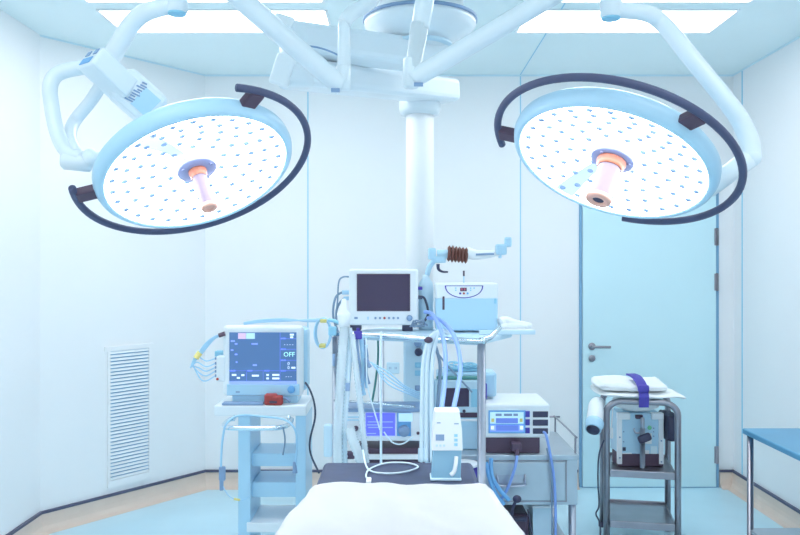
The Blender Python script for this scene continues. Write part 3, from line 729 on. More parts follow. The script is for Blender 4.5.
b = MB(); b.tube([at(432, 346, HX + .02), at(448, 366, HX + .04), at(472, 392, HX + .10)], .004); obj('thin_cable', b, 'greycord', hl)
bh = MB(); BY = 2.98
bh.tube([at(425, 312, 3.5), at(432, 314, 3.4), at(440, 328, 3.15), at(445, 350, BY), at(445, 380, BY - .1), at(441, 412, 2.66)], .0085, n=10)
tag(obj('ventilation_hose', bh, 'bluehose'), 'violet-blue hose curving down to the left side of the white pump', 'hose')
bh = MB(); bh.tube([at(428, 318, 3.48), at(440, 320, 3.35), at(452, 332, 3.1), at(459, 352, BY), at(460, 375, BY - .1), at(453, 411, 2.67)], .0085, n=10)
tag(obj('ventilation_hose', bh, 'bluehose'), 'pale violet hose arching down to the right side of the white pump', 'hose')
bh = MB()
for i in range(4): bh.tube([at(370 + i * 2, 362 + i * 2, 3.24), at(388, 372 + i * 4, 3.22), at(405 + i * 2, 386 + i * 3, 3.235), at(420, 393 + i * 2, 3.25)], .003, n=6)
tag(obj('sensor_cables', bh, 'palehose'), 'thin pale cables stretched diagonally between the hanging hoses and the white loom', 'cable')
bh = MB(); bh.tube([at(378, 340, 3.60), at(378, 360, 3.60), at(375, 385, 3.60), at(372, 402, 3.58)], .005)
tag(obj('green_hose', bh, 'greencord'), 'dark green hose hanging below the blank monitor', 'hose')
bh = MB()
for i in range(7):
    a = random.uniform(0, 6); bh.tube([at(412 + 3 * math.cos(a + j * 1.3) + j * 2.2, 324 - 3 * math.sin(a * 2 + j) - j * .2, 3.40 + .004 * i) for j in range(7)], .0035, n=6)
tag(obj('cable_tangle', bh, 'greycord'), 'tangle of dark cables on the shelf between monitor and white box', 'cable')

# ------------------------------------------------------------------ drawer cart
X0, X1, Y0, Y1, ZT = .195, .890, 3.90, 4.45, .622
dc = thing('drawer_cart', 'steel drawer cart under the white unit with the blue panel', 'cart', ((X0 + X1) / 2, (Y0 + Y1) / 2, 0))
zb = at(0, 505, Y0).z
b = MB(); b.box((X0, Y0, zb), (X1, Y1, ZT - .02), .004); obj('cart_body', b, 'steelp', dc)
obj('cart_top', MB().box((X0 - .005, Y0 - .008, ZT - .026), (X1 + .005, Y1 + .005, ZT), .004), 'steelp', dc)
q0, q1 = V((X0 + .05, 0, 0)), at(565, 500, Y0)
dr = obj('drawer', MB().box((X0 + .045, Y0 - .012, q1.z), (q1.x, Y0 + .002, ZT - .036), .004), 'steelp', dc)
b = MB(); g0 = X0 + .036
for lo, hi in (((g0, q1.z - .009), (q1.x + .009, q1.z - .003)), ((g0, ZT - .033), (q1.x + .009, ZT - .028)), ((g0, q1.z - .009), (g0 + .006, ZT - .028)), ((q1.x + .003, q1.z - .009), (q1.x + .009, ZT - .028))):
    b.box((lo[0], Y0 - .003, lo[1]), (hi[0], Y0 + .001, hi[1]))
obj('drawer_gap', b, 'steeld', dc)
h0, h1 = at(496.5, 474, Y0), at(525, 484, Y0)
b = MB(); b.tube([(h0.x, Y0 - .010, h0.z), (h0.x + .004, Y0 - .03, (h0.z + h1.z) / 2), (h0.x + .012, Y0 - .034, h1.z), (h1.x - .012, Y0 - .034, h1.z), (h1.x - .004, Y0 - .03, (h0.z + h1.z) / 2), (h1.x, Y0 - .010, h0.z)], .005, n=8, sub=5); b.box((h0.x, Y0 - .0135, h1.z), (h1.x, Y0 - .011, h0.z))
obj('drawer_handle', b, 'steel', dr)
for x in (X0 + .022, X1 - .022):
    for y in (Y0 + .022, Y1 - .022):
        obj('leg', MB().cyl((x, y, .075), (x, y, zb + .01), .019, n=16), 'steel', dc)
        b = MB(); b.cyl((x - .012, y, .036), (x + .012, y, .036), .036, n=18, bev=.006); b.box((x - .016, y - .012, .04), (x + .016, y + .012, .08)); obj('castor', b, 'dark', dc)
obj('lower_shelf', MB().box((X0 + .02, Y0 + .02, .135), (X1 - .02, Y1 - .02, .15), .003), 'steelp', dc)
b = MB(); zr = ZT + .085
b.tube([(X1 - .004, Y0 + .03, ZT - .01), (X1 - .004, Y0 + .03, zr - .01), (X1 - .004, Y0 + .04, zr), (X1 - .004, Y1 - .02, zr), (X1 - .01, Y1 - .004, zr), (X1 - .03, Y1 - .004, zr), (X0 + .03, Y1 - .004, zr)], .005, n=8, sub=5)
b.cyl((X1 - .004, Y1 - .01, ZT - .01), (X1 - .004, Y1 - .01, zr), .005, n=8); b.cyl((X0 + .03, Y1 - .004, ZT - .01), (X0 + .03, Y1 - .004, zr), .005, n=8)
obj('guard_rail', b, 'steeld', dc)
p = at(577, 471, Y0 + .1); b = MB(); b.cyl((X1 + .001, Y0 + .1, p.z), (X1 + .016, Y0 + .1, p.z), .010, n=12, bev=.002); obj('side_knob', b, 'dark', dc)

# electrosurgical unit on the cart
e0, e1 = at(484, 438, 3.92), at(550, 404, 3.92); ey = 3.92
es = thing('electrosurgical_unit', 'white unit with blue panel and three dark sockets on the drawer cart', 'medical device', ((e0.x + e1.x) / 2, ey + .15, ZT))
obj('unit_case', MB().box((e0.x, ey, e0.z), (e1.x, ey + .34, e1.z), .012, seg=3), 'white', es)
b = MB(); b.box((e0.x + .012, ey + .008, ZT + .001), (e1.x - .05, ey + .30, e0.z + .004), .004); obj('shade_plinth', b, 'bracket', es)  # base block; its dark colour also stands in for shade under the unit
def E(px, py): return at(px, py, ey)
def fp(pa, pb, d0, d1, m, name, parent, bev=.0):
    a, b_ = E(*pa), E(*pb); return obj(name, MB().box((a.x, ey - d1, b_.z), (b_.x, ey - d0, a.z), bev), m, parent)
pn = fp((488.4, 410.3), (525.5, 433.2), -.001, .003, 'midb', 'blue_panel', es, .001)
fp((490, 412), (523.5, 423.5), .0025, .0040, 'scrcyan', 'light_field', pn)
fp((490, 424.8), (523.5, 431.3), .0025, .0040, 'scrvline', 'blue_field', pn)
for a, e in ((495.5, 501.5), (503.8, 512), (513.3, 517.8)): fp((a, 413.4), (e, 415.8), .0038, .0052, 'greyb', 'label_bar', pn)
fp((495.8, 418), (517.8, 423), .0038, .0052, 'scrline', 'readout', pn); fp((495.8, 425), (518.5, 430.5), .0038, .0052, 'scrline', 'readout', pn)
for a in (491.2, 519.5): fp((a, 418.3), (a + 3, 421.8), .0038, .0052, 'yellow', 'yellow_key', pn, 0)
for a in (491, 520): fp((a, 425.8), (a + 3, 429.2), .0038, .0052, 'scrwhite', 'white_key', pn)
for a, b_ in ((411, 417), (419.2, 425.3), (427.6, 433.2)): fp((525.2, a), (529.7, b_), -.001, .0035, 'deepb', 'side_key', es)
for a, b_ in ((411.3, 417.3), (419.6, 425.6), (428.2, 433.8)): fp((532.8, a), (548, b_), -.001, .003, 'dark', 'output_socket', es, .002)
b = MB(); b.tube([E(543.5, 432) + V((0, -.003, 0)), E(545, 434) + V((0, -.03, 0)), E(548, 450) + V((0, -.05, 0)), E(552, 475) + V((0, -.05, 0)), E(553.5, 505) + V((0, -.05, 0)), E(553.5, 545) + V((0, -.05, 0))], .007, n=8); obj('output_cable', b, 'bluehose', es, label='blue cable')
b = MB(); b.tube([E(545, 446) + V((0, -.045, 0)), E(549, 470) + V((0, -.06, 0)), E(550, 500) + V((0, -.048, 0)), E(550, 540) + V((0, -.048, 0))], .004, n=8); obj('power_cord', b, 'greycord', es, label='dark cable')
b = MB(); q = E(515.5, 447) + V((0, -.045, 0)); b.box((q.x - .025, ey - .05, q.z - .012), (q.x + .025, ey + .012, q.z + .028), .006); b.cyl(q, q + V((0, -.01, -.03)), .011, n=10); obj('pad_connector', b, 'bracket', es)
b = MB(); b.tube([q + V((0, -.01, -.025)), E(513, 462) + V((0, -.08, 0)), E(506, 482) + V((0, -.085, 0)), E(497, 500) + V((0, -.07, 0)), E(489, 520) + V((0, -.06, 0)), E(486, 545) + V((0, -.06, 0))], .0075, n=8); obj('pad_cable', b, 'bluehose', es, label='blue cable')

# pale cabinet and small monitor on the cart's left
cb0, cb1 = at(438, 418, 4.0), at(482, 450, 4.0)
cbx_ = thing('base_unit', 'pale blue box on the drawer cart carrying the small monitor', 'box', ((cb0.x + cb1.x) / 2, 4.1, ZT))
obj('box_case', MB().box((cb0.x + .004, 4.0, ZT + .0005), (cb1.x - .004, 4.27, cb0.z), .008), 'rim', cbx_)
obj('front_lip', MB().box((cb0.x + .004, 3.992, cb0.z - .016), (cb1.x - .004, 4.002, cb0.z - .004), .003), 'white', cbx_)
zbm = cb0.z
sm_ = thing('small_monitor', 'small monitor with dark screen piled with cables behind the violet hoses', 'monitor', ((cb0.x + cb1.x) / 2, 4.1, zbm))
sy = 4.0
def S(px, py): return at(px, py, sy)
q0, q1 = S(434, 380), S(481.5, 413)
obj('monitor_case', MB().box((q0.x, sy, q1.z), (q1.x, sy + .06, q0.z), .010, seg=3), 'paleb', sm_)
obj('rear_housing', MB().box((q0.x + .02, sy + .055, .885), (q1.x + .085, sy + .22, q0.z + .03), .012), 'rim', sm_)
obj('side_panel', MB().box((q1.x - .004, sy + .012, S(0, 399.5).z), (q1.x + .030, sy + .055, S(0, 384).z), .004), 'deepb', sm_)
a, c_ = S(444.5, 388), S(469, 406.5); obj('screen', MB().box((a.x, sy - .003, c_.z), (c_.x, sy + .001, a.z)), 'screenoff', sm_)
b = MB(); b.box((q0.x + .01, sy + .01, zbm + .0005), (q1.x - .01, sy + .20, q1.z + .003), .003); obj('monitor_base', b, 'bracket', sm_)
a = S(464, 411); obj('power_light', MB().cyl((a.x, sy + .001, a.z), (a.x, sy - .006, a.z), .008, n=12), 'dark', sm_)
a, c_ = S(471, 389), S(479, 407); obj('key_strip', MB().box((a.x, sy - .002, c_.z), (c_.x, sy + .001, a.z)), 'seam', sm_)
b = MB(); zt = q0.z + .03
for i in range(9):
    a = random.uniform(0, 6.3); cx_ = (q0.x + q1.x) / 2 + random.uniform(-.02, .08); ry = random.uniform(.03, .06); rx = random.uniform(.05, .09)
    b.tube([(cx_ + rx * math.cos(a + t_ * .9), sy + .13 + ry * math.sin(a + t_ * .9), zt + .006 + .005 * i * (.6 + .4 * math.sin(t_ * 1.7 + i))) for t_ in range(8)], .0045, n=6)
tag(obj('cable_pile', b, 'seam'), 'pile of blue-green cables heaped on the small monitor', 'cable')
b = MB(); b.box((q0.x + .015, sy + .004, q0.z + .001), (q1.x - .005, sy + .052, q0.z + .014), .004); tag(obj('green_folder', b, 'greencord'), 'dark green flat case lying on the front of the small monitor', 'case')

# things on and below the cart
bh = MB()
for i, (x_, z_) in enumerate(((486, 462), (491, 458), (484, 470))):
    bh.tube([at(x_, z_, 3.76), at(x_ + 4 - i * 3, z_ + 18, 3.74), at(x_ + 10 - i, z_ + 32, 3.74), at(x_ + 18, z_ + 42, 3.76)], .010, n=8)
tag(obj('blue_tubing', bh, 'midb'), 'loops of blue tubing hanging at the left end of the drawer cart', 'tubing')
b = MB(); c_ = at(517, 499, 3.80); b.ball(c_, .022, (1, 1, .85)); b.tube([c_, at(513, 508, 3.80), at(511, 525, 3.82), at(511, 545, 3.84)], .008); tag(obj('hanging_bulb', b, 'dark'), 'black bulb hanging by the lower left edge of the drawer', 'bulb')
fpd = thing('foot_pedal', 'dark foot pedal box on the lower shelf under the drawer', 'pedal', (.60, 4.05, .15))
obj('pedal_body', MB().box((.52, 3.97, .1505), (.66, 4.2, .30), .02), 'bracket', fpd)
obj('pedal_plate', MB().box((.535, 3.95, .25), (.645, 4.1, .275), .008, R=Matrix.Rotation(-.25, 3, 'X')), 'dark', fpd)
b = MB(); b.tube([(.66, 3.98, .30), at(528, 510, 3.9), at(530, 520, 3.88), at(533, 545, 3.88)], .004); obj('pedal_cord', b, 'blackcord', fpd)
cr = thing('storage_crate', 'pale cyan crate on the lower shelf right of the dark pedal', 'crate', (.73, 4.05, .15))
b = MB(); b.box((.68, 3.98, .1505), (.78, 4.30, .158)); b.box((.68, 3.98, .1505), (.69, 4.30, .34)); b.box((.77, 3.98, .1505), (.78, 4.30, .34)); b.box((.68, 3.98, .1505), (.78, 3.99, .33)); b.box((.68, 4.29, .1505), (.78, 4.30, .34)); obj('crate_body', b, 'paleb', cr)
b = MB(); b.box((.675, 3.972, .33), (.785, 3.99, .345), .003); obj('crate_rim', b, 'white', cr)
vb = thing('blue_bin', 'violet-blue bin standing on the floor behind the pump', 'bin', (.31, 3.80, 0))
b = MB(); b.lathe(frame(V((.31, 3.80, .0005)), V((0, 0, 1))), [(0, 0), (.058, 0), (.072, .60), (.066, .60), (.054, .01), (0, .01)], 28); obj('bin_body', b, 'deepb', vb)
b = MB(); b.lathe(frame(V((.31, 3.80, .598)), V((0, 0, 1))), [(0, .012), (.07, .010), (.078, .002), (.070, -.006)], 28); obj('bin_lid', b, 'white', vb)

# ------------------------------------------------------------------ left stand with the patient monitor
SX0, SX1, SY0, SY1, SZ = -.992, -.50, 4.15, 4.50, .822
st = thing('monitor_stand', 'pale shelf stand carrying the large patient monitor', 'stand', ((SX0 + SX1) / 2, (SY0 + SY1) / 2, 0))
obj('top_board', MB().box((SX0, SY0, SZ - .055), (SX1, SY1, SZ), .006), 'white', st)
for x0, x1 in ((-.868, -.802), (-.560, -.505)):
    obj('leg', MB().box((x0, SY0 + .02, .0), (x1, SY1 - .02, SZ - .054), .004), 'rim', st)
for py, h_, m in ((453, .07, 'rim'), (482, .08, 'rim')):
    z = at(0, py, SY0 + .08).z; obj('cross_shelf', MB().box((-.803, SY0 + .07, z - h_), (-.559, SY1 - .03, z), .004), m, st)
obj('bottom_board', MB().box((-.82, SY0 + .005, .145), (-.545, SY1 - .02, .195), .004), 'white', st)
b = MB(); RZ = .752; rx0, rx1 = -.905, -.575
b.tube([(rx0 + .02, 4.155, RZ), (rx0, 4.13, RZ), (rx0, 4.0, RZ), (rx0 + .03, 3.93, RZ), (rx0 + .09, 3.91, RZ), (rx1 - .09, 3.91, RZ), (rx1 - .03, 3.93, RZ), (rx1, 4.0, RZ), (rx1, 4.13, RZ), (rx1 - .02, 4.155, RZ)], .012, n=12, sub=6)
b.cyl((rx0 + .02, 4.153, RZ), (rx0 + .02, 4.16, SZ - .05), .010, n=10); b.cyl((rx1 - .02, 4.153, RZ), (rx1 - .02, 4.16, SZ - .05), .010, n=10)
obj('loop_rail', b, 'chrome', st)

py0 = 4.22
def Q(px, py): return at(px, py, py0)
m0, m1 = Q(222.5, 396.5), Q(303, 325.5)
pm = thing('patient_monitor', 'large white patient monitor with lit blue screen on the pale stand', 'monitor', ((m0.x + m1.x) / 2, py0 + .1, SZ))
obj('monitor_case', MB().box((m0.x, py0, m0.z), (m1.x, py0 + .055, m1.z), .022, seg=4), 'white', pm)
obj('rear_housing', MB().box((m0.x + .035, py0 + .05, m0.z + .02), (m1.x + .018, py0 + .19, m1.z - .015), .03, seg=3), 'rim', pm)
b = MB(); b.box((m0.x + .05, py0 + .01, SZ + .0005), (m1.x - .03, py0 + .17, m0.z + .008), .006); obj('monitor_base', b, 'rim', pm)
a, c_ = Q(227, 384), Q(299.5, 394.5); obj('lower_bezel', MB().box((a.x, py0 - .006, c_.z - .004), (c_.x, py0 + .004, a.z), .004), 'rim', pm)
a, c_ = Q(229.5, 332.3), Q(296.5, 384)
sc = obj('screen', MB().box((a.x, py0 - .004, c_.z), (c_.x, py0 + .001, a.z)), 'scrblue', pm)
def rect(name, x0, y0, x1, y1, m, d=.0015):
    a, c_ = Q(x0, y0), Q(x1, y1); return obj(name, MB().box((a.x, py0 - .004 - d, c_.z), (c_.x, py0 - .003, a.z)), m, sc)
b = MB()
def ln(x0, y0, x1, y1):
    a, c_ = Q(x0, y0), Q(x1, y1); b.box((a.x, py0 - .0052, c_.z), (c_.x, py0 - .0035, a.z))
ln(279.8, 332.5, 280.6, 384); ln(229.5, 370.2, 296.5, 371.0); ln(280, 338.2, 296.5, 339); ln(280, 348.8, 296.5, 349.6); ln(280, 359.8, 296.5, 360.6); ln(246.4, 370.5, 247, 381); ln(263, 370.5, 263.6, 381)
obj('grid_line', b, 'scrline', sc)
b = MB()
for x, y, w_ in ((235, 343.8, 2.5), (251.7, 343.8, 6), (235, 354.3, 2.5), (231, 350, 2.5), (231, 341, 4), (236, 362, 1.5), (253, 365, 4)): ln(x, y - .7, x + w_, y + .7)
for x in (230, 247, 264.5, 281, 281, 281): pass
for x, y in ((281, 338.4), (281, 349.2), (281, 360.2), (230.5, 370.6), (247.5, 370.6), (264.5, 370.6), (281, 370.6)): ln(x, y - .6, x + 5, y + .6)
obj('trace_mark', b, 'scrvline', sc)
rect('pink_tab', 238.3, 333, 246, 338.8, 'scrpink'); rect('cyan_tab', 246.3, 333, 255, 338.8, 'scrcyan')
rect('bottom_bar', 229.5, 381, 296.5, 384, 'scrvline')
def scr_text(s_, px, py, size, m, name='readout'):
    p = Q(px, py); bb = MB(); bb.text(s_, Matrix(((1, 0, 0, p.x), (0, 0, -1, py0 - .0052), (0, 1, 0, p.z), (0, 0, 0, 1))), size); return obj(name, bb, m, sc)
scr_text('OFF', 289.3, 354.5, .036, 'scrteal'); scr_text('0', 288.7, 363.6, .024, 'scrwhite'); scr_text('0', 288.7, 367.6, .024, 'scrwhite')
scr_text('- - - -', 288.8, 344.3, .024, 'scrwhite'); scr_text('- - -', 288.8, 376.3, .022, 'scrwhite')
b = MB()
for x, y, w_ in ((290, 334.6, 4), (290.3, 337.2, 3), (232, 374.8, 4.5), (241.5, 375, 3), (237, 377.8, 3), (252, 375.5, 7), (266.5, 374.8, 2.5), (272.5, 374.8, 7), (266.5, 378.3, 2.5), (272.5, 378.3, 7), (291.5, 367.6, 4)): ln(x, y - .9, x + w_, y + .9)
obj('small_readout', b, 'scrwhite', sc)
b = MB()
for i in range(9): ln(231 + i * 7.2, 381.8, 236 + i * 7.2, 383.2)
obj('menu_key', b, 'scrwhite', sc)
p = Q(291.5, 389.3); obj('control_knob', MB().cyl((p.x, py0 - .005, p.z), (p.x, py0 - .026, p.z), .021, .019, bev=.004), 'midb', pm)
a, c_ = Q(236, 391), Q(240, 392.6); obj('status_mark', MB().box((a.x, py0 - .0075, c_.z), (c_.x, py0 - .005, a.z)), 'greyb', pm)
# module and leads at its left side
a, c_ = Q(216, 382), Q(223.5, 356)
md = obj('side_module', MB().box((a.x, py0 + .0, a.z), (c_.x + .01, py0 + .13, c_.z), .008), 'white', pm)
b = MB()
for py in (359, 364, 368, 372, 376.5): q = Q(216, py); b.cyl((q.x + .003, py0 + .03, q.z), (q.x - .012, py0 + .03, q.z), .0075, n=10)
obj('lead_socket', b, 'greyb', md)
q = Q(217.5, 379); obj('red_port', MB().cyl((q.x, py0 + .002, q.z), (q.x, py0 - .006, q.z), .007, n=12), 'red', md)
b = MB()
for i, py in enumerate((359, 364, 368, 372, 376.5)):
    q = Q(214, py) + V((0, .03, 0))
    b.tube([q, Q(206, py + 2 + i * .6), Q(196 + i, py - 3 + i * 1.2), Q(190.5 + i * .6, 368 - i * .8)], .0035, n=6)
    b.tube([Q(190.5 + i * .6, 368 - i * .8), Q(193 + i * .8, 362 - i * .6), Q(198 + i * .9, 354), Q(206 + i * .6, 343 + i * .6), Q(216, 336 + i * .4), Q(224, 334.2 + i * .3) + V((0, .03, 0))], .0045, n=6)
obj('sensor_lead', b, 'palehose', md)
b = MB(); b.cyl(Q(196, 358), Q(200, 352.5), .016, n=12); obj('lead_tape', b, 'yellow', md, label='yellow tape')
b = MB(); b.cyl(Q(219, 335.5), Q(225, 333.5), .012, n=12); obj('lead_boot', b, 'bracket', md)
b = MB(); b.box(Q(213, 356) + V((0, .09, 0)), Q(224, 352) + V((0, .05, 0)), .004); b.box(Q(212, 358) + V((0, .09, 0)), Q(217, 352.5) + V((0, .06, 0)), .003); obj('module_clip', b, 'seam', md)
b = MB(); b.tube([Q(301, 383) + V((0, .1, 0)), Q(309, 388), Q(314, 402), Q(315, 418), Q(310, 440), Q(311, 455), Q(321, 468) + V((0, -.1, 0))], .0055, n=8)
obj('power_cord', b, 'blackcord', pm, label='black cord')

rb = thing('red_cuff', 'red block-like cuff lying on the stand in front of the large monitor', 'cuff', (at(273, 0, 4.17).x, 4.18, SZ))
a, c_ = at(264, 405.8, 4.165), at(282.5, 394, 4.165)
obj('cuff_body', MB().box((a.x, 4.160, SZ + .0005), (c_.x - .03, 4.208, SZ + .060), .012, seg=3), 'red', rb)
obj('cuff_flap', MB().box((a.x + .045, 4.154, SZ + .0005), (c_.x, 4.205, SZ + .050), .010, seg=3), 'red', rb)
obj('cuff_slot', MB().box((a.x + .03, 4.1525, SZ + .012), (a.x + .072, 4.16, SZ + .026), .003), 'bracket', rb)
b = MB(); b.tube([(c_.x - .004, 4.19, SZ + .035), (c_.x + .02, 4.195, SZ + .03), (c_.x + .035, 4.20, SZ + .012)], .008, n=10); obj('cuff_nozzle', b, 'greyb', rb)
b = MB(); b.box((at(222, 0, 4.16).x, 4.155, SZ + .0005), (at(263, 0, 4.16).x, 4.215, SZ + .014), .004)
tag(obj('flat_case', b, 'greyb'), 'flat blue-grey case on the stand left of the red cuff', 'case')

sl = thing('sensor_leads', 'pale sensor leads with grey plugs draped over the chrome rail of the stand', 'cable', (-.74, 3.93, .76))
RY = 3.905
b = MB(); b.tube([at(222, 484, RY), at(221, 465, RY), at(222.5, 440, RY), at(227, 423, RY - .01), at(240, 415.5, RY + .06), at(262, 416.5, RY + .10), at(282, 419, RY + .04), at(293, 426, RY - .01), at(297, 440, RY), at(295.5, 466, RY)], .0055, n=8)
b.tube([at(223, 486, RY), at(226, 492, RY), at(232, 498, RY), at(243, 500, RY), at(249, 496, RY + .02)], .003, n=6)
obj('lead', b, 'palehose', sl)
b = MB(); b.tube([at(283, 427, RY - .02), at(285, 440, RY), at(283, 455, RY)], .004); obj('dark_lead', b, 'greycord', sl)
b = MB(); b.box(at(219.5, 480, RY + .010), at(225, 467, RY - .010), .006); b.box(at(220, 490, RY + .008), at(223, 478, RY - .008), .004); obj('plug', b, 'greyb', sl)
obj('plug', MB().cyl(at(294.5, 462, RY), at(295, 473, RY), .008, .013, n=10), 'greyb', sl)
b = MB(); b.cyl(at(234, 499, RY), at(240, 500, RY), .006, n=8); obj('lead_tag', b, 'yellow', sl, label='yellow marker')

# ------------------------------------------------------------------ small steel trolley at the door
TX0, TX1, TY0, TY1, TZ = 1.150, 1.525, 4.30, 4.70, .824
tt = thing('steel_trolley', 'small two-shelf steel trolley with arched ends in front of the door', 'trolley', ((TX0 + TX1) / 2, 4.5, 0))
for y in (TY0, TY1):
    b = MB(); r_ = .085; pts = [V((TX0, y, .02))]
    for i in range(9): a = PI - PI / 2 * i / 8; pts.append(V((TX0 + r_ + r_ * math.cos(a), y, TZ - r_ * .8 + r_ * .8 * math.sin(a))))
    for i in range(9): a = PI / 2 - PI / 2 * i / 8; pts.append(V((TX1 - r_ + r_ * math.cos(a), y, TZ - r_ * .8 + r_ * .8 * math.sin(a))))
    pts.append(V((TX1, y, .02)))
    b.tube(pts, .0175, n=14, sm=False); obj('arched_post', b, 'steeld', tt)
for x in (TX0, TX1):
    for y in (TY0, TY1): b = MB(); b.cyl((x, y, 0), (x, y, .03), .024, n=14); obj('rubber_foot', b, 'dark', tt)
for name, z in (('upper_shelf', .425), ('lower_shelf', .145)):
    b = MB(); b.box((TX0 + .012, TY0 + .0, z), (TX1 - .012, TY1, z + .008)); b.box((TX0 + .015, TY0 - .012, z - .018), (TX1 - .015, TY0 + .004, z + .022), .004); b.box((TX0 + .015, TY1 - .004, z - .018), (TX1 - .015, TY1 + .01, z + .022), .004)
    b.box((TX0 + .008, TY0 + .02, z - .012), (TX0 + .016, TY1 - .02, z + .018), .002); b.box((TX1 - .016, TY0 + .02, z - .012), (TX1 - .008, TY1 - .02, z + .018), .002)
    obj(name, b, 'steeld', tt)

TH = .20; r0 = V((TX0, TY0, 0)) - tt.location; r1 = Matrix.Rotation(-TH, 3, 'Z') @ r0
tt.rotation_euler.z = -TH; tt.location += V((r0.x - r1.x, r0.y - r1.y, 0)) + V((-.008, 0, 0))
ty = 4.40
def TQ(px, py): return at(px, py, ty)
a, c_ = TQ(617.5, 463.5), TQ(663.5, 413.5)
sb = thing('control_unit', 'pale device with white corner posts and dark base on the small trolley', 'medical device', ((a.x + c_.x) / 2, ty + .1, .433))
obj('device_panel', MB().box((a.x + .01, ty + .008, .50), (c_.x - .01, ty + .18, c_.z), .004), 'rim', sb)
obj('device_base', MB().box((a.x + .004, ty - .002, .4345), (c_.x, ty + .13, .505), .004), 'bracket', sb)
for x0, x1 in ((617.5, 622), (658.8, 663.5)):
    p, q = TQ(x0, 464), TQ(x1, 417); obj('corner_post', MB().box((p.x, ty - .006, p.z), (q.x, ty + .02, q.z), .003), 'white', sb)
for x0, x1 in ((617.5, 630), (651.5, 663.5)):
    p, q = TQ(x0, 419.5), TQ(x1, 413); obj('corner_block', MB().box((p.x, ty - .010, p.z), (q.x, ty + .03, q.z), .005), 'white', sb)
p = TQ(650, 428); obj('green_sticker', MB().cyl((p.x, ty + .009, p.z), (p.x, ty + .006, p.z), .012, n=18), 'green', sb)
for x0, y0, x1, y1, m, nm in ((623, 453, 632, 460, 'white', 'switch_plate'), (632.5, 453.5, 636.5, 458, 'greyb', 'socket'), (645.5, 450.5, 649.5, 455, 'white', 'label_plate'), (651, 446.5, 657.5, 460, 'seamlight', 'hatch'), (644, 433.5, 652, 444, 'white', 'label_plate'), (623, 447.5, 626, 451, 'dark', 'toggle'), (621.5, 457.5, 625, 460.5, 'green', 'green_plug')):
    p, q = TQ(x0, y1), TQ(x1, y0); obj(nm, MB().box((p.x, ty + .003, p.z), (q.x, ty + .0095, q.z), .001), m, sb)
b = MB()
for x, y in ((619.5, 437), (619.5, 457.5), (661, 440.5), (661, 461.5)): p = TQ(x, y); b.cyl((p.x, ty - .004, p.z), (p.x, ty - .009, p.z), .0045, n=8)
for x, y in ((624, 432), (624, 442), (654, 428.5), (654, 432), (654, 436.5)): p = TQ(x, y); b.cyl((p.x, ty + .009, p.z), (p.x, ty + .005, p.z), .004, n=8)
obj('screw', b, 'greyb', sb)
p = TQ(640.8, 420); b = MB(); b.box((p.x - .03, ty - .012, TQ(0, 418.5).z), (p.x + .01, ty + .01, TQ(0, 415).z), .003); obj('clamp_bar', b, 'bracket', sb)
b = MB(); b.cyl((p.x, ty - .03, .4345), (p.x, ty - .03, TQ(0, 427).z), .0145, n=14); b.cyl((p.x, ty - .03, TQ(0, 429).z), (p.x, ty - .03, TQ(0, 416.5).z), .011, n=14, bev=.003); b.tube([TQ(633, 428) + V((0, -.01, 0)), TQ(635, 432) + V((0, -.02, 0)), TQ(640, 431) + V((0, -.03, 0))], .006); pr = obj('clamp_rod', b, 'steel', sb)
b = MB(); b.obox(frame(TQ(641.5, 436) + V((0, -.055, 0)), V((0, -1, .25))) @ Matrix.Rotation(.35, 4, 'Z'), (.076, .045, .03), .02, 4); obj('clamp_knob', b, 'dark', pr)

# towels piled over the trolley's top
def lump(lo, hi, seed, amp, n=28, droop=0.):
    t = bmesh.new(); bmesh.ops.create_cube(t, size=2); bmesh.ops.subdivide_edges(t, edges=t.edges[:], cuts=n // 2, use_grid_fill=True)
    lo, hi = V(lo), V(hi); c_ = (lo + hi) / 2; d_ = (hi - lo) / 2
    for v_ in t.verts:
        p = v_.co.copy(); q = p.normalized() * max(abs(p.x), abs(p.y), abs(p.z))
        p = p.lerp(q * 1.12, .42)
        w_ = noise.noise(V((p.x * 1.6, p.y * 1.6, seed))) * amp + noise.noise(V((p.x * 5, p.y * 5, seed + p.z * 4))) * amp * .4
        v_.co = V((c_.x + p.x * d_.x, c_.y + p.y * d_.y, c_.z + p.z * d_.z + w_ * (1 if p.z > -.5 else .3) - droop * max(0, p.x - .72) / .28))
    mb = MB(); return mb._merge(t, Matrix.Identity(4), True)
tag(obj('folded_towel', lump((1.11, 4.27, .876), (1.49, 4.60, .918), 2, .020), 'cloth'), 'thick white towel folded on the trolley top, the upper one', 'towel')
tag(obj('folded_towel', lump((1.112, 4.235, .849), (1.585, 4.64, .868), 9, .008, droop=.022), 'cloth'), 'thin white towel spread under the thick towel, reaching over the right end', 'towel')
p = TQ(633, 391)
b = MB(); sp = [V((p.x, 4.206, .805)), V((p.x, 4.202, .84)), V((p.x, 4.206, .875)), V((p.x, 4.245, .922)), V((p.x, 4.34, .950)), V((p.x - .005, 4.43, .952))]
pth = catmull(sp, 6); 
for i_ in range(len(pth) - 1):
    d_ = pth[i_ + 1] - pth[i_]; b.obox(frame((pth[i_] + pth[i_ + 1]) / 2, d_, V((1, 0, 0))), (.010, .052, d_.length * 1.25))
vs = obj('strap', b, 'deepb'); tag(vs, 'violet-blue strap hanging over the white towels on the trolley', 'strap')
b = MB(); b.box((p.x - .030, 4.195, .882), (p.x + .030, 4.228, .925), .012); obj('strap_buckle', b, 'deepb', vs)
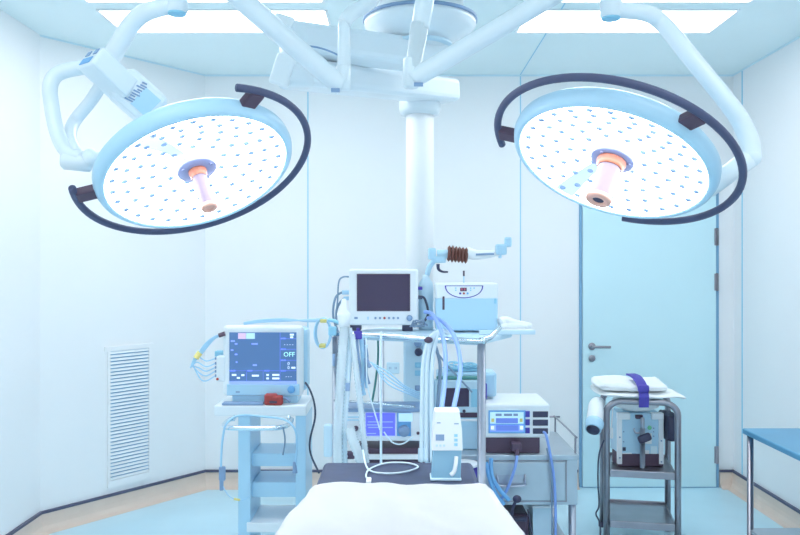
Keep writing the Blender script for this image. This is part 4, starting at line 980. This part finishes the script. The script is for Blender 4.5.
# dark bag and pale pouch inside the trolley, camera-like hose end, cord
tag(obj('dark_bag', lump((1.498, 4.34, .58), (1.565, 4.54, .735), 5, .012, 20), 'dark'), 'dark rounded bag squeezed at the right side of the pale device', 'bag')
b = MB(); b.lathe(frame(V((1.36, 4.48, .775)), V((0, 0, 1))), [(0, -.030), (.08, -.03), (.125, -.010), (.135, .02), (.125, .045), (0, .047)], 28)
tag(obj('white_pouch', b, 'cloth'), 'white rounded pouch between the device and the towels', 'pouch')
he = thing('hose_end', 'white hose end with black opening hanging at the left of the trolley', 'hose', at(594, 430, 4.3))
b = MB(); b.tube([at(598, 403.5, 4.38), at(596, 406.5, 4.32), at(595.5, 413, 4.27), at(594.5, 422, 4.24)], (.040, .046), n=16); obj('hose_sleeve', b, 'white', he)
b = MB(); n_ = (at(592.5, 432, 4.18) - at(595, 421, 4.24)).normalized(); b.lathe(frame(at(595, 421, 4.24), n_), [(.040, 0), (.050, .008), (.050, .028), (.044, .036), (.044, .062), (.036, .066), (.036, .05)], 24); obj('end_collar', b, 'rim', he)
b = MB(); b.lathe(frame(at(595, 421, 4.24) + n_ * .058, n_), [(.037, 0), (.034, .012), (.0, .010)], 24); obj('black_opening', b, 'dark', he)
b = MB(); b.tube([at(604, 440, 4.26), at(599, 455, 4.25), at(598, 480, 4.24), at(599, 505, 4.24), at(596, 514, 4.24), at(600, 524, 4.24), at(600, 545, 4.24)], .0045); tag(obj('power_cord', b, 'blackcord'), 'dark cord hanging down beside the left post of the trolley', 'cord')
b = MB(); b.tube([at(613, 405, 4.40), at(612, 420, 4.38), at(611, 428, 4.36)], .004); b.box(at(609.5, 438, 4.37), at(613.5, 428, 4.35), .005); tag(obj('white_tag', b, 'white'), 'white tag on a string inside the left of the trolley', 'tag')

# ------------------------------------------------------------------ steel table at the right edge
GX0, GX1, GY0, GY1, GZ = 1.715, 2.33, 2.75, 3.90, .755
gt = thing('instrument_table', 'steel table against the right wall at the right edge', 'table', ((GX0 + GX1) / 2, 3.3, 0))
obj('table_top', MB().box((GX0, GY0, GZ - .028), (GX1, GY1, GZ), .006), 'tabletop', gt)
for x in (GX0 + .025, GX1 - .025):
    for y in (GY0 + .05, GY1 - .035):
        obj('leg', MB().cyl((x, y, 0), (x, y, GZ - .027), .0155, n=16), 'steeld', gt)
obj('lower_shelf', MB().box((GX0 + .02, GY0 + .03, .245), (GX1 - .02, GY1 - .02, .262), .003), 'steelp', gt)
obj('edge_bracket', MB().box((GX0 - .004, 3.02, GZ - .034), (GX0 + .012, 3.18, GZ - .006), .004), 'steeld', gt)

# ------------------------------------------------------------------ light, camera, look
w = bpy.data.worlds.new('World'); bpy.context.scene.world = w; w.use_nodes = True
w.node_tree.nodes['Background'].inputs[0].default_value = (.75, .90, 1, 1); w.node_tree.nodes['Background'].inputs[1].default_value = .5
cam = bpy.data.cameras.new('camera'); co_ = bpy.data.objects.new('camera', cam); C.objects.link(co_)
co_.location = (0, 0, EYE); co_.rotation_euler = (PI / 2, 0, 0); cam.lens = 36 * F / 800; cam.sensor_width = 36; cam.clip_start = .05
s = bpy.context.scene; s.camera = co_
s.view_settings.view_transform = 'Standard'; s.view_settings.look = 'None'; s.view_settings.gamma = 1; s.view_settings.exposure = 0.30
s.cycles.diffuse_bounces = 8; s.cycles.max_bounces = 14; s.cycles.transparent_max_bounces = 24; s.cycles.use_denoising = True; s.cycles.sample_clamp_indirect = 8
